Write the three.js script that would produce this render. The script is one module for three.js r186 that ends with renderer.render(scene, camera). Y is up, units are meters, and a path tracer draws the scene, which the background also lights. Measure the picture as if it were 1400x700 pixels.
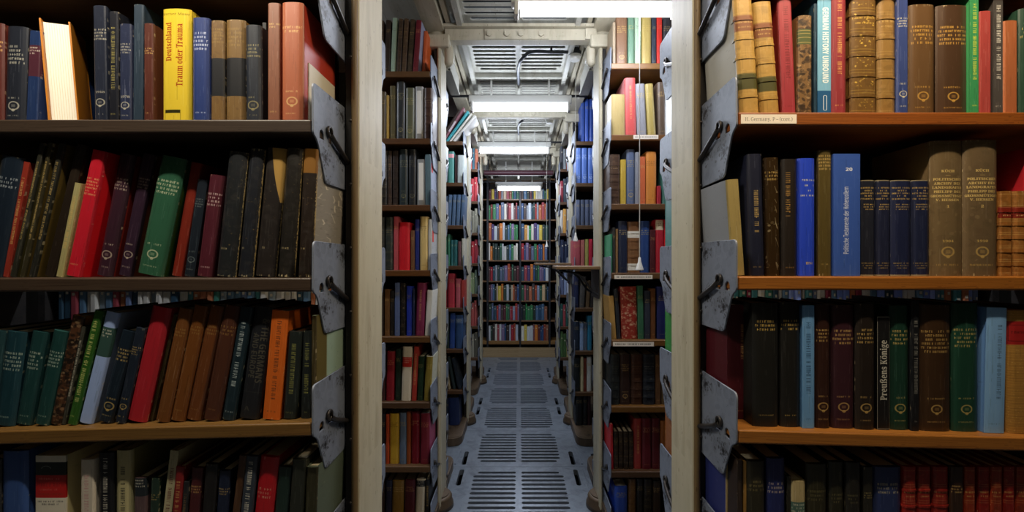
import * as THREE from 'three';
import { RectAreaLightUniformsLib } from 'three/addons/lights/RectAreaLightUniformsLib.js';
import { toCreasedNormals, mergeGeometries } from 'three/addons/utils/BufferGeometryUtils.js';
import { RoundedBoxGeometry } from 'three/addons/geometries/RoundedBoxGeometry.js';

// ---------------------------------------------------------------- camera, exposure
const scene = new THREE.Scene();
scene.background = new THREE.Color(0x000000);
const F = 607, VX = 709, VY = 357, EYE = 1.19;           // focal length in pixels, vanishing point, eye height
const camera = new THREE.PerspectiveCamera(2 * Math.atan(350 / F) * 180 / Math.PI, 2, 0.05, 40);
camera.position.set(0, EYE, 0);
camera.lookAt(0, EYE, -1);
camera.setViewOffset(1400, 700, 700 - VX, 350 - VY, 1400, 700);
const renderer = new THREE.WebGLRenderer({ antialias: true });
renderer.toneMapping = THREE.LinearToneMapping;
renderer.toneMappingExposure = 2.15;
renderer.shadowMap.enabled = true;
RectAreaLightUniformsLib.init();
// the ceiling tubes: [centre X, height above eye, distance, length, nits, colour]
const LAMPS = [
  [-0.72, 0.97, 0.55, 0.60, 120, 0xfff3de, 'white fluorescent batten over the gap before the yellow book'],
  [0.60, 0.97, 0.55, 0.60, 120, 0xffe8c6, 'white fluorescent batten over the gap before the royal blue book'],
  [-1.30, 0.955, 1.69, 0.60, 72, 0xeef3ff, 'white fluorescent batten between the first two stacks, yellow-book side'],
  [1.50, 0.955, 1.69, 0.60, 72, 0xeef3ff, 'white fluorescent batten between the first two stacks, ledge side'],
  [0.292, 0.955, 1.69, 0.60, 56, 0xeef3ff, 'white fluorescent batten set off centre over the first gap between stacks'],
  [0.010, 0.955, 2.76, 0.60, 72, 0xe6efff, 'white fluorescent batten hung in front of the leaning teal books'],
  [-0.040, 0.955, 3.84, 0.60, 72, 0xe6efff, 'white fluorescent batten just before the dark red pipe'],
  [0.005, 0.83, 5.08, 0.50, 50, 0xeaf1ff, 'short white fluorescent batten in front of the end bookcase'],
];
const P = (x, y, d) => new THREE.Vector3((x - VX) * d / F, EYE - (y - VY) * d / F, -d);

// ---------------------------------------------------------------- helpers
let seed = 7;
const rnd = () => { seed = (seed + 0x6d2b79f5) | 0; let t = Math.imul(seed ^ (seed >>> 15), 1 | seed); t = (t + Math.imul(t ^ (t >>> 7), 61 | t)) ^ t; return ((t ^ (t >>> 14)) >>> 0) / 4294967296; };
const rr = (a, b) => a + (b - a) * rnd();
const taken = {};
const numbered = (n) => { const k = taken[n] = (taken[n] ?? -1) + 1; return k ? n + '_' + String(k).padStart(3, '0') : n; };
function mesh(name, geo, mat, parent) { const m = new THREE.Mesh(geo, mat); m.name = name; m.castShadow = m.receiveShadow = true; parent.add(m); return m; }
function thing(name, label, category, pos, group) {
  const g = new THREE.Group(); g.name = numbered(name); scene.add(g);
  if (pos) g.position.copy(pos);
  g.userData = { label, category }; if (group) g.userData.group = group;
  return g;
}
function structure(name) { const g = new THREE.Group(); g.name = name; g.userData = { kind: 'structure' }; scene.add(g); return g; }
function uvMetres(geo) {                                  // box-mapped uv, one unit a metre
  const g = geo.index ? geo.toNonIndexed() : geo, p = g.attributes.position, n = g.attributes.normal, uv = new Float32Array(p.count * 2);
  for (let i = 0; i < p.count; i++) {
    const ax = Math.abs(n.getX(i)), ay = Math.abs(n.getY(i)), az = Math.abs(n.getZ(i));
    const [a, b] = ax >= ay && ax >= az ? [p.getZ(i), p.getY(i)] : ay >= az ? [p.getX(i), p.getZ(i)] : [p.getX(i), p.getY(i)];
    uv[i * 2] = a; uv[i * 2 + 1] = b;
  }
  g.setAttribute('uv', new THREE.BufferAttribute(uv, 2));
  return g;
}
const box = (w, h, d, x = 0, y = 0, z = 0) => uvMetres(new THREE.BoxGeometry(w, h, d).translate(x, y, z));
const rbox = (w, h, d, r, x = 0, y = 0, z = 0) => uvMetres(new RoundedBoxGeometry(w, h, d, 2, r).translate(x, y, z));
const cyl = (r, h, x = 0, y = 0, z = 0, n = 20, r2 = r) => uvMetres(new THREE.CylinderGeometry(r2, r, h, n).translate(x, y, z));
const tube = (pts, r, n = 24, m = 8) => new THREE.TubeGeometry(new THREE.CatmullRomCurve3(pts.map((p) => new THREE.Vector3(...p))), n, r, m);
const merge = (l) => mergeGeometries(l.map((g) => { const q = g.index ? g.toNonIndexed() : g; for (const k of Object.keys(q.attributes)) if (!['position', 'normal', 'uv'].includes(k)) q.deleteAttribute(k); return q; }));

// ---------------------------------------------------------------- textures
function canvasTexture(w, h, draw, repeat) {
  const c = document.createElement('canvas'); c.width = w; c.height = h;
  draw(c.getContext('2d'), w, h);
  const t = new THREE.CanvasTexture(c); t.colorSpace = THREE.SRGBColorSpace; t.wrapS = t.wrapT = THREE.RepeatWrapping; t.magFilter = THREE.LinearFilter;
  if (repeat) t.repeat.set(...repeat);
  return t;
}
const rgba = (v, a) => `rgba(${v},${v},${v},${a})`;
const woodTex = canvasTexture(1024, 512, (g, w, h) => {   // grain runs along u
  g.fillStyle = '#d8cdbd'; g.fillRect(0, 0, w, h);
  for (let i = 0; i < 900; i++) {
    const y = rnd() * h, a = rr(2, 9), ph = rnd() * 6, x0 = rr(-300, w), L = rr(150, 900);
    g.strokeStyle = rnd() < 0.6 ? `rgba(60,30,8,${rr(0.05, 0.22)})` : `rgba(255,235,190,${rr(0.04, 0.16)})`;
    g.lineWidth = rr(0.6, 2.6); g.beginPath();
    for (let x = x0; x <= x0 + L; x += 24) g.lineTo(x, y + a * Math.sin(x / 170 + ph));
    g.stroke();
  }
  for (let i = 0; i < 260; i++) { g.fillStyle = `rgba(30,15,5,${rr(0.05, 0.3)})`; g.beginPath(); g.ellipse(rnd() * w, rnd() * h, rr(1, 9), rr(0.5, 2), 0, 0, 7); g.fill(); }
}, [1.6, 3.2]);
const paintTex = canvasTexture(512, 512, (g, w, h) => {   // chipped, rubbed metal paint
  g.fillStyle = '#dcdcdc'; g.fillRect(0, 0, w, h);
  for (let i = 0; i < 700; i++) { g.fillStyle = rgba(rnd() < 0.5 ? 40 : 255, rr(0.02, 0.09)); g.beginPath(); g.ellipse(rnd() * w, rnd() * h, rr(3, 26), rr(3, 20), rnd() * 3, 0, 7); g.fill(); }
  for (let k = 0; k < 9; k++) { const cx = rnd() * w, cy = rnd() * h; for (let i = 0; i < 90; i++) { g.fillStyle = `rgba(45,40,38,${rr(0.15, 0.5)})`; g.beginPath(); g.ellipse(cx + rr(-1, 1) * rr(0, 70), cy + rr(-1, 1) * rr(0, 50), rr(1, 6), rr(1, 8), rnd() * 3, 0, 7); g.fill(); } }
  for (let i = 0; i < 240; i++) { g.strokeStyle = rgba(rnd() < 0.5 ? 255 : 60, rr(0.05, 0.3)); g.lineWidth = rr(0.5, 1.4); const x = rnd() * w, y = rnd() * h; g.beginPath(); g.moveTo(x, y); g.lineTo(x + rr(-22, 22), y + rr(-44, 44)); g.stroke(); }
}, [3.1, 3.1]);
const enamelTex = canvasTexture(512, 512, (g, w, h) => {  // old gloss paint: faint stains and scuffs
  g.fillStyle = '#e6e6e6'; g.fillRect(0, 0, w, h);
  for (let i = 0; i < 500; i++) { g.fillStyle = `rgba(${rnd() < 0.6 ? '105,92,70' : '255,255,255'},${rr(0.01, 0.06)})`; g.beginPath(); g.ellipse(rnd() * w, rnd() * h, rr(2, 20), rr(4, 60), 0, 0, 7); g.fill(); }
  for (let i = 0; i < 160; i++) { g.fillStyle = `rgba(60,45,30,${rr(0.1, 0.45)})`; g.beginPath(); g.ellipse(rnd() * w, rnd() * h, rr(0.5, 2), rr(0.5, 4), 0, 0, 7); g.fill(); }
}, [2.2, 1.4]);
const ironTex = canvasTexture(512, 512, (g, w, h) => {    // foot-polished cast iron
  g.fillStyle = '#c4c8cc'; g.fillRect(0, 0, w, h);
  for (let i = 0; i < 900; i++) { g.fillStyle = rgba(rnd() < 0.55 ? 30 : 255, rr(0.02, 0.08)); g.beginPath(); g.ellipse(rnd() * w, rnd() * h, rr(2, 30), rr(2, 16), rnd() * 3, 0, 7); g.fill(); }
  for (let i = 0; i < 500; i++) { g.strokeStyle = rgba(rnd() < 0.5 ? 20 : 255, rr(0.05, 0.22)); g.lineWidth = rr(0.4, 1.3); const x = rnd() * w, y = rnd() * h; g.beginPath(); g.moveTo(x, y); g.lineTo(x + rr(-30, 30), y + rr(-30, 30)); g.stroke(); }
}, [1.3, 1.3]);
const S = (o) => new THREE.MeshStandardMaterial(o);
const M = {
  plate: S({ color: 0x8f99ac, map: paintTex, roughness: 0.5, metalness: 0.1 }),
  rod: S({ color: 0x4c4744, map: paintTex, roughness: 0.4, metalness: 0.6 }),
  cream: S({ color: 0xcbc3a8, map: enamelTex, roughness: 0.58 }),
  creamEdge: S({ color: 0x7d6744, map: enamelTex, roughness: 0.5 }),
  ceil: S({ color: 0xc9c8bd, map: enamelTex, roughness: 0.45 }),
  beam: S({ color: 0xcfc7b0, map: enamelTex, roughness: 0.45 }),
  iron: S({ color: 0xb8c1cd, map: ironTex, roughness: 0.3, metalness: 0.35 }),
  foot: S({ color: 0x6f5b45, map: paintTex, roughness: 0.5, metalness: 0.2 }),
  dark: S({ color: 0x2a2521, map: paintTex, roughness: 0.7 }),
  darkSteel: S({ color: 0x35363a, roughness: 0.5, metalness: 0.5 }),
  backing: S({ color: 0x241a14, map: woodTex, roughness: 0.8 }),
  wall: S({ color: 0x453f37, map: enamelTex, roughness: 0.8 }),
  slab: S({ color: 0x3a3e42, roughness: 0.9 }),
  lower: S({ color: 0x23211f, roughness: 0.95 }),
  white: S({ color: 0xf2f2ee, roughness: 0.4 }),
  cord: S({ color: 0xd8d6cc, roughness: 0.7 }),
  conduit: S({ color: 0x44484f, roughness: 0.45, metalness: 0.4 }),
  pipe: S({ color: 0x4a2630, roughness: 0.5 }),
  pages: S({ color: 0xd9cfb4, roughness: 0.85 }),
  pagesWhite: S({ color: 0xe9e4d6, roughness: 0.85 }),
  tag: S({ color: 0xd8463a, roughness: 0.7 }),
  kick: S({ color: 0xcbb894, map: woodTex, roughness: 0.6 }),
};
const woods = {};
const wood = (hex) => woods[hex] ??= S({ color: hex, map: woodTex, roughness: 0.42 });

// ---------------------------------------------------------------- the room shell
const CEIL = 2.33, FAR = 5.5;
const slotShape = (cx, cy, len, wid, alongY) => {
  const p = new THREE.Path(), a = len / 2 - wid / 2, r = wid / 2;
  if (!alongY) { p.absarc(cx + a, cy, r, -Math.PI / 2, Math.PI / 2, false); p.absarc(cx - a, cy, r, Math.PI / 2, Math.PI * 1.5, false); }
  else { p.absarc(cx, cy + a, r, 0, Math.PI, false); p.absarc(cx, cy - a, r, Math.PI, Math.PI * 2, false); }
  p.closePath(); return p;
};
const PL = 0.545;                                          // length of one cast plate
function platGeo(sideEnd, thick, full) {                   // shape in (x, distance); two columns of ten slots
  const s = new THREE.Shape(), H = 0.62;
  s.moveTo(-H, 0.0015); s.lineTo(H, 0.0015); s.lineTo(H, PL - 0.0015); s.lineTo(-H, PL - 0.0015); s.closePath();
  for (let i = 0; i < 10; i++) {
    const d = PL / 2 + (i - 4.5) * 0.0446, cut = i === 0 || i === 9 ? 0.022 : 0;
    for (const k of [-1, 1]) { const a = 0.015, b = 0.25 - cut; s.holes.push(slotShape(k * (a + b) / 2, d, b - a, full ? 0.027 : 0.024, false)); }
  }
  if (sideEnd) for (const k of [-1, 1]) {
    const d = sideEnd < 0 ? 0.115 : PL - 0.125;
    s.holes.push(slotShape(k * 0.322, d, 0.18, 0.026, true), slotShape(k * 0.46, d, 0.12, 0.03, true));
  }
  const g = new THREE.ExtrudeGeometry(s, { depth: thick, bevelEnabled: false, curveSegments: 5 });
  return uvMetres(g.rotateX(-Math.PI / 2).translate(0, -thick, 0));  // top at y = 0, distance along -z
}
const floor = structure('floor');
{
  const gN = platGeo(-1, 0.03), gF = platGeo(1, 0.03);
  for (let k = -4; k <= 6; k++) {
    const d = 2.57 + k * PL - PL;
    const m = mesh('floor_plate', (k & 1) ? gN : gF, M.iron, floor); m.position.z = -d;
    for (const s of [-1, 1]) { const rib = mesh('edge_rib', box(0.012, 0.004, PL - 0.06), M.iron, floor); rib.position.set(s * 0.372, 0.002, -d - PL / 2); }
  }
  for (const s of [-1, 1]) for (let k = 0; k < 7; k++) mesh('floor_plate', box(2.78, 0.03, 1.086, s * 2.0115, -0.015, 0.9 - k * 1.09), M.iron, floor);
  mesh('floor_plate', box(1.24, 0.03, 1.6, 0, -0.015, 0.63), M.iron, floor);
  mesh('lower_slab', box(7, 0.1, 8.4, 0, -0.62, -2.4), M.lower, floor);
}
const ceiling = structure('ceiling');
{
  const g = platGeo(0, 0.008, true);
  for (let k = -5; k <= 6; k++) { const m = mesh('ceiling_plate', g, M.ceil, ceiling); m.position.set(0, CEIL + 0.008, -(2.16 + k * PL)); }
  for (const s of [-1, 1]) mesh('ceiling_plate', box(2.78, 0.03, 8.2, s * 2.0115, CEIL + 0.015, -2.4), M.ceil, ceiling);
  mesh('ceiling_plate', box(1.24, 0.03, 2.0, 0, CEIL + 0.015, 0.6), M.ceil, ceiling);
  mesh('upper_slab', box(7, 0.1, 8.4, 0, CEIL + 0.25, -2.4), M.slab, ceiling);
  // ribs under the plates: centre bar and grille frames
  for (let k = -5; k <= 6; k++) {
    const z = -(2.16 + k * PL) - PL / 2;
    mesh('centre_bar', box(0.014, 0.028, PL - 0.004, 0, CEIL - 0.014, z), M.ceil, ceiling);
    for (const s of [-1, 1]) mesh('frame_bar', box(0.024, 0.045, PL - 0.004, s * 0.275, CEIL - 0.0225, z), M.ceil, ceiling);
    mesh('joint_bar', box(0.60, 0.026, 0.03, 0, CEIL - 0.013, z - PL / 2), M.ceil, ceiling);
  }
}
for (const [n, w, h, d, x, y, z] of [['wall_left', 0.1, 3.1, 8.4, -3.45, 0.95, -2.4], ['wall_right', 0.1, 3.1, 8.4, 3.45, 0.95, -2.4], ['wall_back', 7, 3.1, 0.1, 0, 0.95, -6.55], ['wall_front', 7, 3.1, 0.1, 0, 0.95, 1.75]]) {
  const m = mesh(n, box(w, h, d, x, y, z), M.wall, scene); m.userData = { kind: 'structure' };
}

// ---------------------------------------------------------------- the steel frame: beams along and across the aisle
const POST_D = [1.1, 2.17, 3.29, 4.36, 5.46];
const POST_X = [[-0.364, 0.403], [-0.366, 0.378], [-0.362, 0.378], [-0.358, 0.376], [-0.36, 0.37]];
const hex = new THREE.CylinderGeometry(0.014, 0.014, 0.012, 6).rotateX(Math.PI / 2);
const SIDE = ['yellow-book side', 'ledge side'], NTH = ['first', 'second', 'third', 'fourth', 'fifth'];
for (const s of [0, 1]) {
  const k = s ? 1 : -1, b = thing('long_beam', `cream steel beam running along the aisle over the posts, ${SIDE[s]}`, 'beam'); b.userData.kind = 'structure';
  mesh('web', box(0.086, CEIL - 2.277, 7.4, k * 0.395, (CEIL + 2.277) / 2, -2.4), M.beam, b);
  mesh('lip', box(0.02, 0.03, 7.4, k * 0.33, CEIL - 0.015, -2.4), M.beam, b);
}
POST_D.slice(0, 4).forEach((d, i) => {
  const b = thing('cross_beam', `cream steel cross beam with hex bolts joining the ${NTH[i]} pair of posts`, 'beam'); b.userData.kind = 'structure';
  const z = -(d - 0.06), xl = POST_X[i][0] + 0.02, xr = POST_X[i][1] - 0.01, w = xr - xl, cx = (xl + xr) / 2;
  mesh('web', box(w, 0.052, 0.05, cx, 2.254, z), M.beam, b);
  mesh('flange', box(w + 0.02, 0.014, 0.09, cx, 2.29, z), M.beam, b);
  mesh('splice_plate', box(0.30, 0.046, 0.008, cx - 0.02, 2.253, z + 0.028), M.beam, b);
  mesh('end_plate', box(0.05, 0.05, 0.01, cx + w / 2 - 0.03, 2.254, z + 0.03), M.beam, b);
  for (const x of [-0.127, -0.045, 0.02, 0.115]) { const m = mesh('bolt', hex, M.beam, b); m.position.set(cx - 0.02 + x, 2.253, z + 0.036); }
  for (const s of [0, 1]) {                                // cast collars on top of the posts
    const k = s ? 1 : -1, c = thing('post_collar', `cast cream collar on the ${NTH[i]} post, ${SIDE[s]}`, 'collar'); c.userData.kind = 'structure';
    const x = POST_X[i][s] + k * 0.02;
    mesh('block', rbox(0.125, 0.06, 0.2, 0.008, x, 2.222, -d), M.beam, c);
    mesh('ring', cyl(0.078, 0.026, x, 2.264, -d, 20, 0.07), M.beam, c);
    mesh('lobe', uvMetres(new THREE.CapsuleGeometry(0.022, 0.06, 6, 12).translate(x - k * 0.055, 2.165, -d + 0.06)), M.beam, c);
    mesh('gusset', box(0.01, 0.10, 0.34, x - k * 0.03, 2.215, -d - 0.27), M.ceil, c);
    mesh('gusset', box(0.05, 0.012, 0.34, x - k * 0.015, 2.17, -d - 0.27), M.ceil, c);
  }
});

// ---------------------------------------------------------------- lamps
const tubeMat = (c) => S({ color: 0xffffff, emissive: new THREE.Color(c), emissiveIntensity: 3, roughness: 0.3 });
LAMPS.forEach(([x, h, d, len, nits, col, label], i) => {
  const f = thing('ceiling_lamp', label, 'lamp', new THREE.Vector3(x, EYE + h, -d));
  mesh('batten', rbox(len + 0.04, 0.05, 0.05, 0.006, 0, 0.050, d > 1 ? -0.016 : 0), M.white, f);
  mesh('tube', new THREE.CylinderGeometry(0.023, 0.023, len - 0.03, 20).rotateZ(Math.PI / 2), tubeMat(col), f);
  for (const s of [-1, 1]) { mesh('lamp_holder', rbox(0.016, 0.062, 0.046, 0.004, s * len / 2, 0.004, 0), M.white, f); mesh('hanger', box(0.012, CEIL - EYE - h - 0.04, 0.012, s * len * 0.3, (CEIL - EYE - h + 0.042) / 2, d > 1 ? -0.016 : 0), M.white, f); }
  if (d > 2) mesh('support_rail', box(0.86, 0.012, 0.014, -x, 0.078, -0.02), M.darkSteel, f);
  for (const [dy, dz] of [[-1, 0], [0.12, 1], [0.12, -1]]) {   // the tube's lower, front and rear faces
    const l = new THREE.RectAreaLight(col, dy < 0 ? nits : nits * (d < 1 ? 0.34 : 0.44), len - 0.03, 0.025); l.name = 'tube_light';
    l.position.set(0, dy < 0 ? -0.0242 : 0, dz * 0.0242); f.add(l); l.castShadow = true;
    l.lookAt(x, EYE + h + dy, -d + dz + 1e-4);
  }
});

// ---------------------------------------------------------------- book stacks (double-sided presses)
const plateShape = () => {
  const s = new THREE.Shape();
  s.moveTo(0, -0.02); s.lineTo(0, 0.060); s.quadraticCurveTo(0, 0.072, 0.012, 0.072); s.lineTo(0.2, 0.072); s.lineTo(0.2, -0.116); s.lineTo(0.066, -0.116);
  s.quadraticCurveTo(0.052, -0.116, 0.048, -0.104); s.lineTo(0.022, -0.045); s.quadraticCurveTo(0.016, -0.034, 0.006, -0.03); s.quadraticCurveTo(0, -0.027, 0, -0.02);
  for (const cx of [0.036, 0.078]) { const h = new THREE.Path(); h.absarc(cx, -0.022, 0.0115, 0, Math.PI, false); h.lineTo(cx - 0.0115, -0.030); h.lineTo(cx + 0.0115, -0.030); h.closePath(); s.holes.push(h); }
  return s;
};
const plateGeo = new THREE.ExtrudeGeometry(plateShape(), { depth: 0.0025, bevelEnabled: true, bevelSize: 0.0006, bevelThickness: 0.0006, bevelSegments: 1, curveSegments: 6 }).translate(0, 0, -0.00125);
const plateFront = plateGeo.clone().rotateY(Math.PI / 2), plateRear = plateGeo.clone().rotateY(-Math.PI / 2);
// hook rod: from the front of the plate down to the post, in the plate's (back, up) plane, standing off the face by k
const rodGeo = (k, f) => merge([
  tube([[k * 0.007, -0.012, -f * 0.066], [k * 0.009, -0.02, -f * 0.075], [k * 0.009, -0.062, -f * 0.175]], 0.0055, 12, 8),
  new THREE.TorusGeometry(0.0095, 0.0036, 6, 12).rotateY(Math.PI / 2).translate(k * 0.006, -0.008, -f * 0.064),
  new THREE.SphereGeometry(0.0085, 8, 6).translate(k * 0.009, -0.062, -f * 0.175),
]);
const rods = { '-1,1': rodGeo(1, 1), '-1,-1': rodGeo(1, -1), '1,1': rodGeo(-1, 1), '1,-1': rodGeo(-1, -1) };
const studGeo = new THREE.SphereGeometry(0.0042, 8, 5);
const TH = 0.027;                                          // shelf thickness
const presses = {};
// rows: [height above eye at the shelf top, wood colour, tilt (rad), back panel height]
function press(key, label, s, i, front, endX, outer, rows, postDeep) {
  const k = s ? 1 : -1, d = POST_D[i], g = thing('book_stack', label, 'bookcase', new THREE.Vector3(k * endX, 0, -d)), rear = 2 * d - front - 0.005, L = outer - endX;
  presses[key] = g;
  const px = Math.abs(POST_X[i][s]) - endX;                // aisle face of the post, relative to the shelf ends
  mesh('upright_post', rbox(0.014, 2.2, postDeep, 0.004, k * (px + 0.007), 1.1, 0), M.cream, g);
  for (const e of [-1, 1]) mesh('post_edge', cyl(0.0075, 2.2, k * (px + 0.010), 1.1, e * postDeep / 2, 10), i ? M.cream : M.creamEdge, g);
  mesh('post_web', box(0.05, 2.2, 0.012, k * (px + 0.036), 1.1, 0), M.dark, g);
  for (const e of [-1, 1]) {
    mesh('rack_strip', box(0.016, 2.2, 0.016, k * (px + 0.024), 1.1, e * (postDeep / 2 - 0.012)), M.dark, g);
    if (i < 2) for (let y = 0.35; y < 2.1; y += 0.145) { const st = mesh('stud', studGeo, M.rod, g); st.position.set(k * (px + 0.018), y, e * (postDeep / 2 + 0.003)); }
  }
  mesh('post_foot', uvMetres(new THREE.LatheGeometry([[0, 0.062], [0.05, 0.062], [0.066, 0.058], [0.072, 0.048], [0.07, 0.036], [0.078, 0.022], [0.08, 0.001], [0, 0.001]].map((p) => new THREE.Vector2(...p)), 28).translate(k * (px + 0.03), 0, 0.01)), M.foot, g);
  mesh('foot_rim', cyl(0.058, 0.003, k * (px + 0.03), 0.0636, 0.01, 28), M.foot, g);
  // plinth with a rounded aisle end
  { const sh = new THREE.Shape(), D0 = front - 0.18, D1 = 2 * d - D0, x0 = -0.005, r = 0.07;
    sh.moveTo(L, D0); sh.lineTo(x0 + r, D0); sh.quadraticCurveTo(x0, D0, x0, D0 + r); sh.lineTo(x0, D1 - r); sh.quadraticCurveTo(x0, D1, x0 + r, D1); sh.lineTo(L, D1); sh.closePath();
    const pg = new THREE.ExtrudeGeometry(sh, { depth: 0.047, bevelEnabled: true, bevelSize: 0.006, bevelThickness: 0.004, bevelSegments: 2, curveSegments: 8 }).translate(0, -d, 0.0045).rotateX(-Math.PI / 2);
    const m = mesh('plinth', uvMetres(k > 0 ? pg : pg.rotateZ(Math.PI).translate(0, 0.056, 0)), M.foot, g); m.position.y = 0;
    const tg = new THREE.ExtrudeGeometry(sh, { depth: 0.003, bevelEnabled: false, curveSegments: 8 }).translate(0, -d, 0).rotateX(-Math.PI / 2);
    const tm = mesh('plinth_top', uvMetres(k > 0 ? tg : tg.rotateZ(Math.PI).translate(0, 0.003, 0)), M.foot, g); tm.position.y = 0.056; }
  const end = mesh('far_upright', box(0.03, 2.2, 2 * (d - front) - 0.02, k * (L - 0.015), 1.1, 0), M.dark, g);
  rows.forEach(([h, col, tilt = 0, panel = 1, len = L], n) => {
    const y = EYE + h;
    const sg = mesh('shelf', rbox(len, TH, rear - front, 0.004), wood(col), g);
    sg.position.set(k * (0.002 + len / 2), y - TH / 2 - (tilt ? Math.sin(tilt) * len / 2 * 1 : 0), -((front + rear) / 2) + d);
    sg.rotation.z = -k * tilt; g.userData['s' + n] = undefined; delete g.userData['s' + n];
    (g.shelves ??= []).push(sg);
    const above = n ? rows[n - 1][0] - TH - h : 0.25;
    if (panel) mesh('back_panel', box(L - 0.05, above * panel - 0.002, 0.008, k * (L / 2 + 0.02), y + above * panel / 2 + 0.001, 0), M.backing, g);
    for (const f of [1, -1]) {
      const m = mesh('end_bracket', f > 0 ? plateFront : plateRear, M.plate, g);
      m.position.set(k * -0.001, y, f > 0 ? d - front : d - rear);
      m.rotation.x = f * (((n * 7 + i * 3 + s) % 5) - 2) * 0.012;
      mesh('hook_rod', rods[k + ',' + f], M.rod, m);
    }
  });
  return g;
}
const hy = (y, d) => (VY - y) * d / F;
const D1 = 0.865, D2 = 1.93, D3 = 3.03, D4 = 4.11;
const ups = (ys, d, cols, extra) => ys.map((y, n) => [hy(y, d), cols[n % cols.length], ...(extra?.[n] ?? [])]);
press('L1', 'nearest book stack with dark shelves, carrying the yellow book', 0, 0, D1, 0.402, 1.5,
  [[0.865, 0x5a4636], [0.575, 0x5a4636], [hy(163, D1), 0x4c423c], [hy(380, D1), 0x4e423a], [hy(578, D1), 0x8a6c3c, 0.0265, 0.60], [-0.615, 0x6a5030], [-0.88, 0x6a5030], [-1.125, 0x6a5030]], 0.172);
press('R1', 'nearest book stack with orange-brown shelves and a paper label', 1, 0, D1, 0.426, 1.5,
  [[0.865, 0x8a5a2c], [0.575, 0x8a5a2c], [hy(153, D1), 0xa8642a], [hy(378, D1), 0xb87a34], [hy(588, D1), 0xb9803c, 0.0265, 0.62], [-0.615, 0x8a5a2c], [-0.88, 0x8a5a2c], [-1.125, 0x8a5a2c]], 0.145);
press('L2', 'second book stack on the yellow-book side, before the leaning teal books', 0, 1, D2, 0.383, 2.1,
  ups([97, 189, 280, 369.5, 460.5, 550.5, 638, 712], D2, [0x7c5c3a, 0x6e4c2c, 0x6e4c2c, 0x7a5228, 0x7a5a34, 0x6a5440, 0x7a6248]), 0.155);
press('R2', 'second book stack on the ledge side, with white shelf labels', 1, 1, D2, 0.402, 2.1,
  ups([86, 184, 278.5, 373, 465, 556, 645, 716], D2, [0x9a7444, 0x8c6238, 0x7a5c3e, 0x7a5c3e, 0x8a6434, 0x84602e, 0x5e4630]), 0.155);
press('L3', 'third book stack on the yellow-book side, with the leaning teal books', 0, 2, D3, 0.378, 1.6,
  ups([193, 249.5, 308, 363.5, 421, 477.5, 534], D3, [0x6a4e36]), 0.155);
press('R3', 'third book stack on the ledge side, with rows of blue volumes', 1, 2, D3, 0.385, 1.6,
  ups([193, 250, 308, 366, 421, 480, 536.5], D3, [0x6a5238]), 0.155);
press('L4', 'fourth book stack on the yellow-book side, next to the end bookcase', 0, 3, D4, 0.376, 1.6,
  ups([231, 275, 318, 360, 402, 446, 489], D4, [0x6a4e36]), 0.155);
press('R4', 'fourth book stack on the ledge side, next to the end bookcase', 1, 3, D4, 0.384, 1.6,
  ups([231, 276, 318.6, 360, 403, 446.7, 489], D4, [0x6a4e36]), 0.155);

// paper labels on shelf edges
const labelMat = (draw) => S({ map: canvasTexture(512, 96, (g, w, h) => { g.fillStyle = '#ece2d2'; g.fillRect(0, 0, w, h); draw(g, w, h); }), roughness: 0.8 });
const plainUV = (w, h) => new THREE.BoxGeometry(w, h, 0.0006);
function shelfLabel(key, n, x0, x1, y0, y1, d, draw) {
  const sh = presses[key].shelves[n], a = P((x0 + x1) / 2, (y0 + y1) / 2, d - 0.0005);
  scene.updateMatrixWorld(true); sh.worldToLocal(a);
  const m = mesh('shelf_label', plainUV((x1 - x0) * d / F, (y1 - y0) * d / F), labelMat(draw), sh); m.position.copy(a);
  m.userData.label = 'small white paper label';
}
const inkTicks = (g, w, h) => { g.fillStyle = '#6a645c'; for (let x = 30; x < w - 30; x += rr(10, 17)) if (rnd() > 0.14) g.fillRect(x, h * 0.34, 7, h * 0.34); };
shelfLabel('R1', 2, 1013, 1089, 156.5, 169, D1, (g, w, h) => { g.fillStyle = '#5a544c'; g.font = '52px serif'; g.textBaseline = 'middle'; g.textAlign = 'center'; g.fillText('H. Germany. P – (cont.)', w / 2, h / 2 + 2, 440); });
shelfLabel('R2', 1, 866, 900, 184.6, 190, D2, inkTicks);
shelfLabel('R2', 3, 840, 892, 376, 381.5, D2, inkTicks);
shelfLabel('R2', 4, 838, 894, 467.5, 473.5, D2, inkTicks);

// ---------------------------------------------------------------- books
const GOLD = '#c8a862', PALE = '#d9d4c2';
class Atlas {
  constructor(cols, rows, w, h) {
    Object.assign(this, { cols, rows, n: 0, w: Math.floor(w / cols), h: Math.floor(h / rows), W: w, H: h });
    this.c = document.createElement('canvas'); this.c.width = w; this.c.height = h; this.g = this.c.getContext('2d');
    this.t = new THREE.CanvasTexture(this.c); this.t.colorSpace = THREE.SRGBColorSpace; this.t.magFilter = THREE.LinearFilter; this.t.flipY = true;
    this.mat = S({ map: this.t, roughness: 0.42 });
    this.gloss = S({ map: this.t, roughness: 0.26 });
  }
  get full() { return this.n >= this.cols * this.rows; }
}
const big = [], small = [new Atlas(32, 8, 2048, 2048), new Atlas(32, 8, 2048, 2048)];
function cell(isBig) {
  if (isBig && (!big.length || big.at(-1).full)) big.push(new Atlas(12, 4, 2040, 2048));
  const a = isBig ? big.at(-1) : small.find((q) => !q.full), i = a.n++;
  return { a, x: (i % a.cols) * a.w, y: Math.floor(i / a.cols) * a.h };
}
const SP = 0.7;                                            // share of a cell that holds the spine; the rest is the boards
const mix = (c, t, a) => '#' + new THREE.Color(c).lerp(new THREE.Color(t), a).getHexString();
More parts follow.
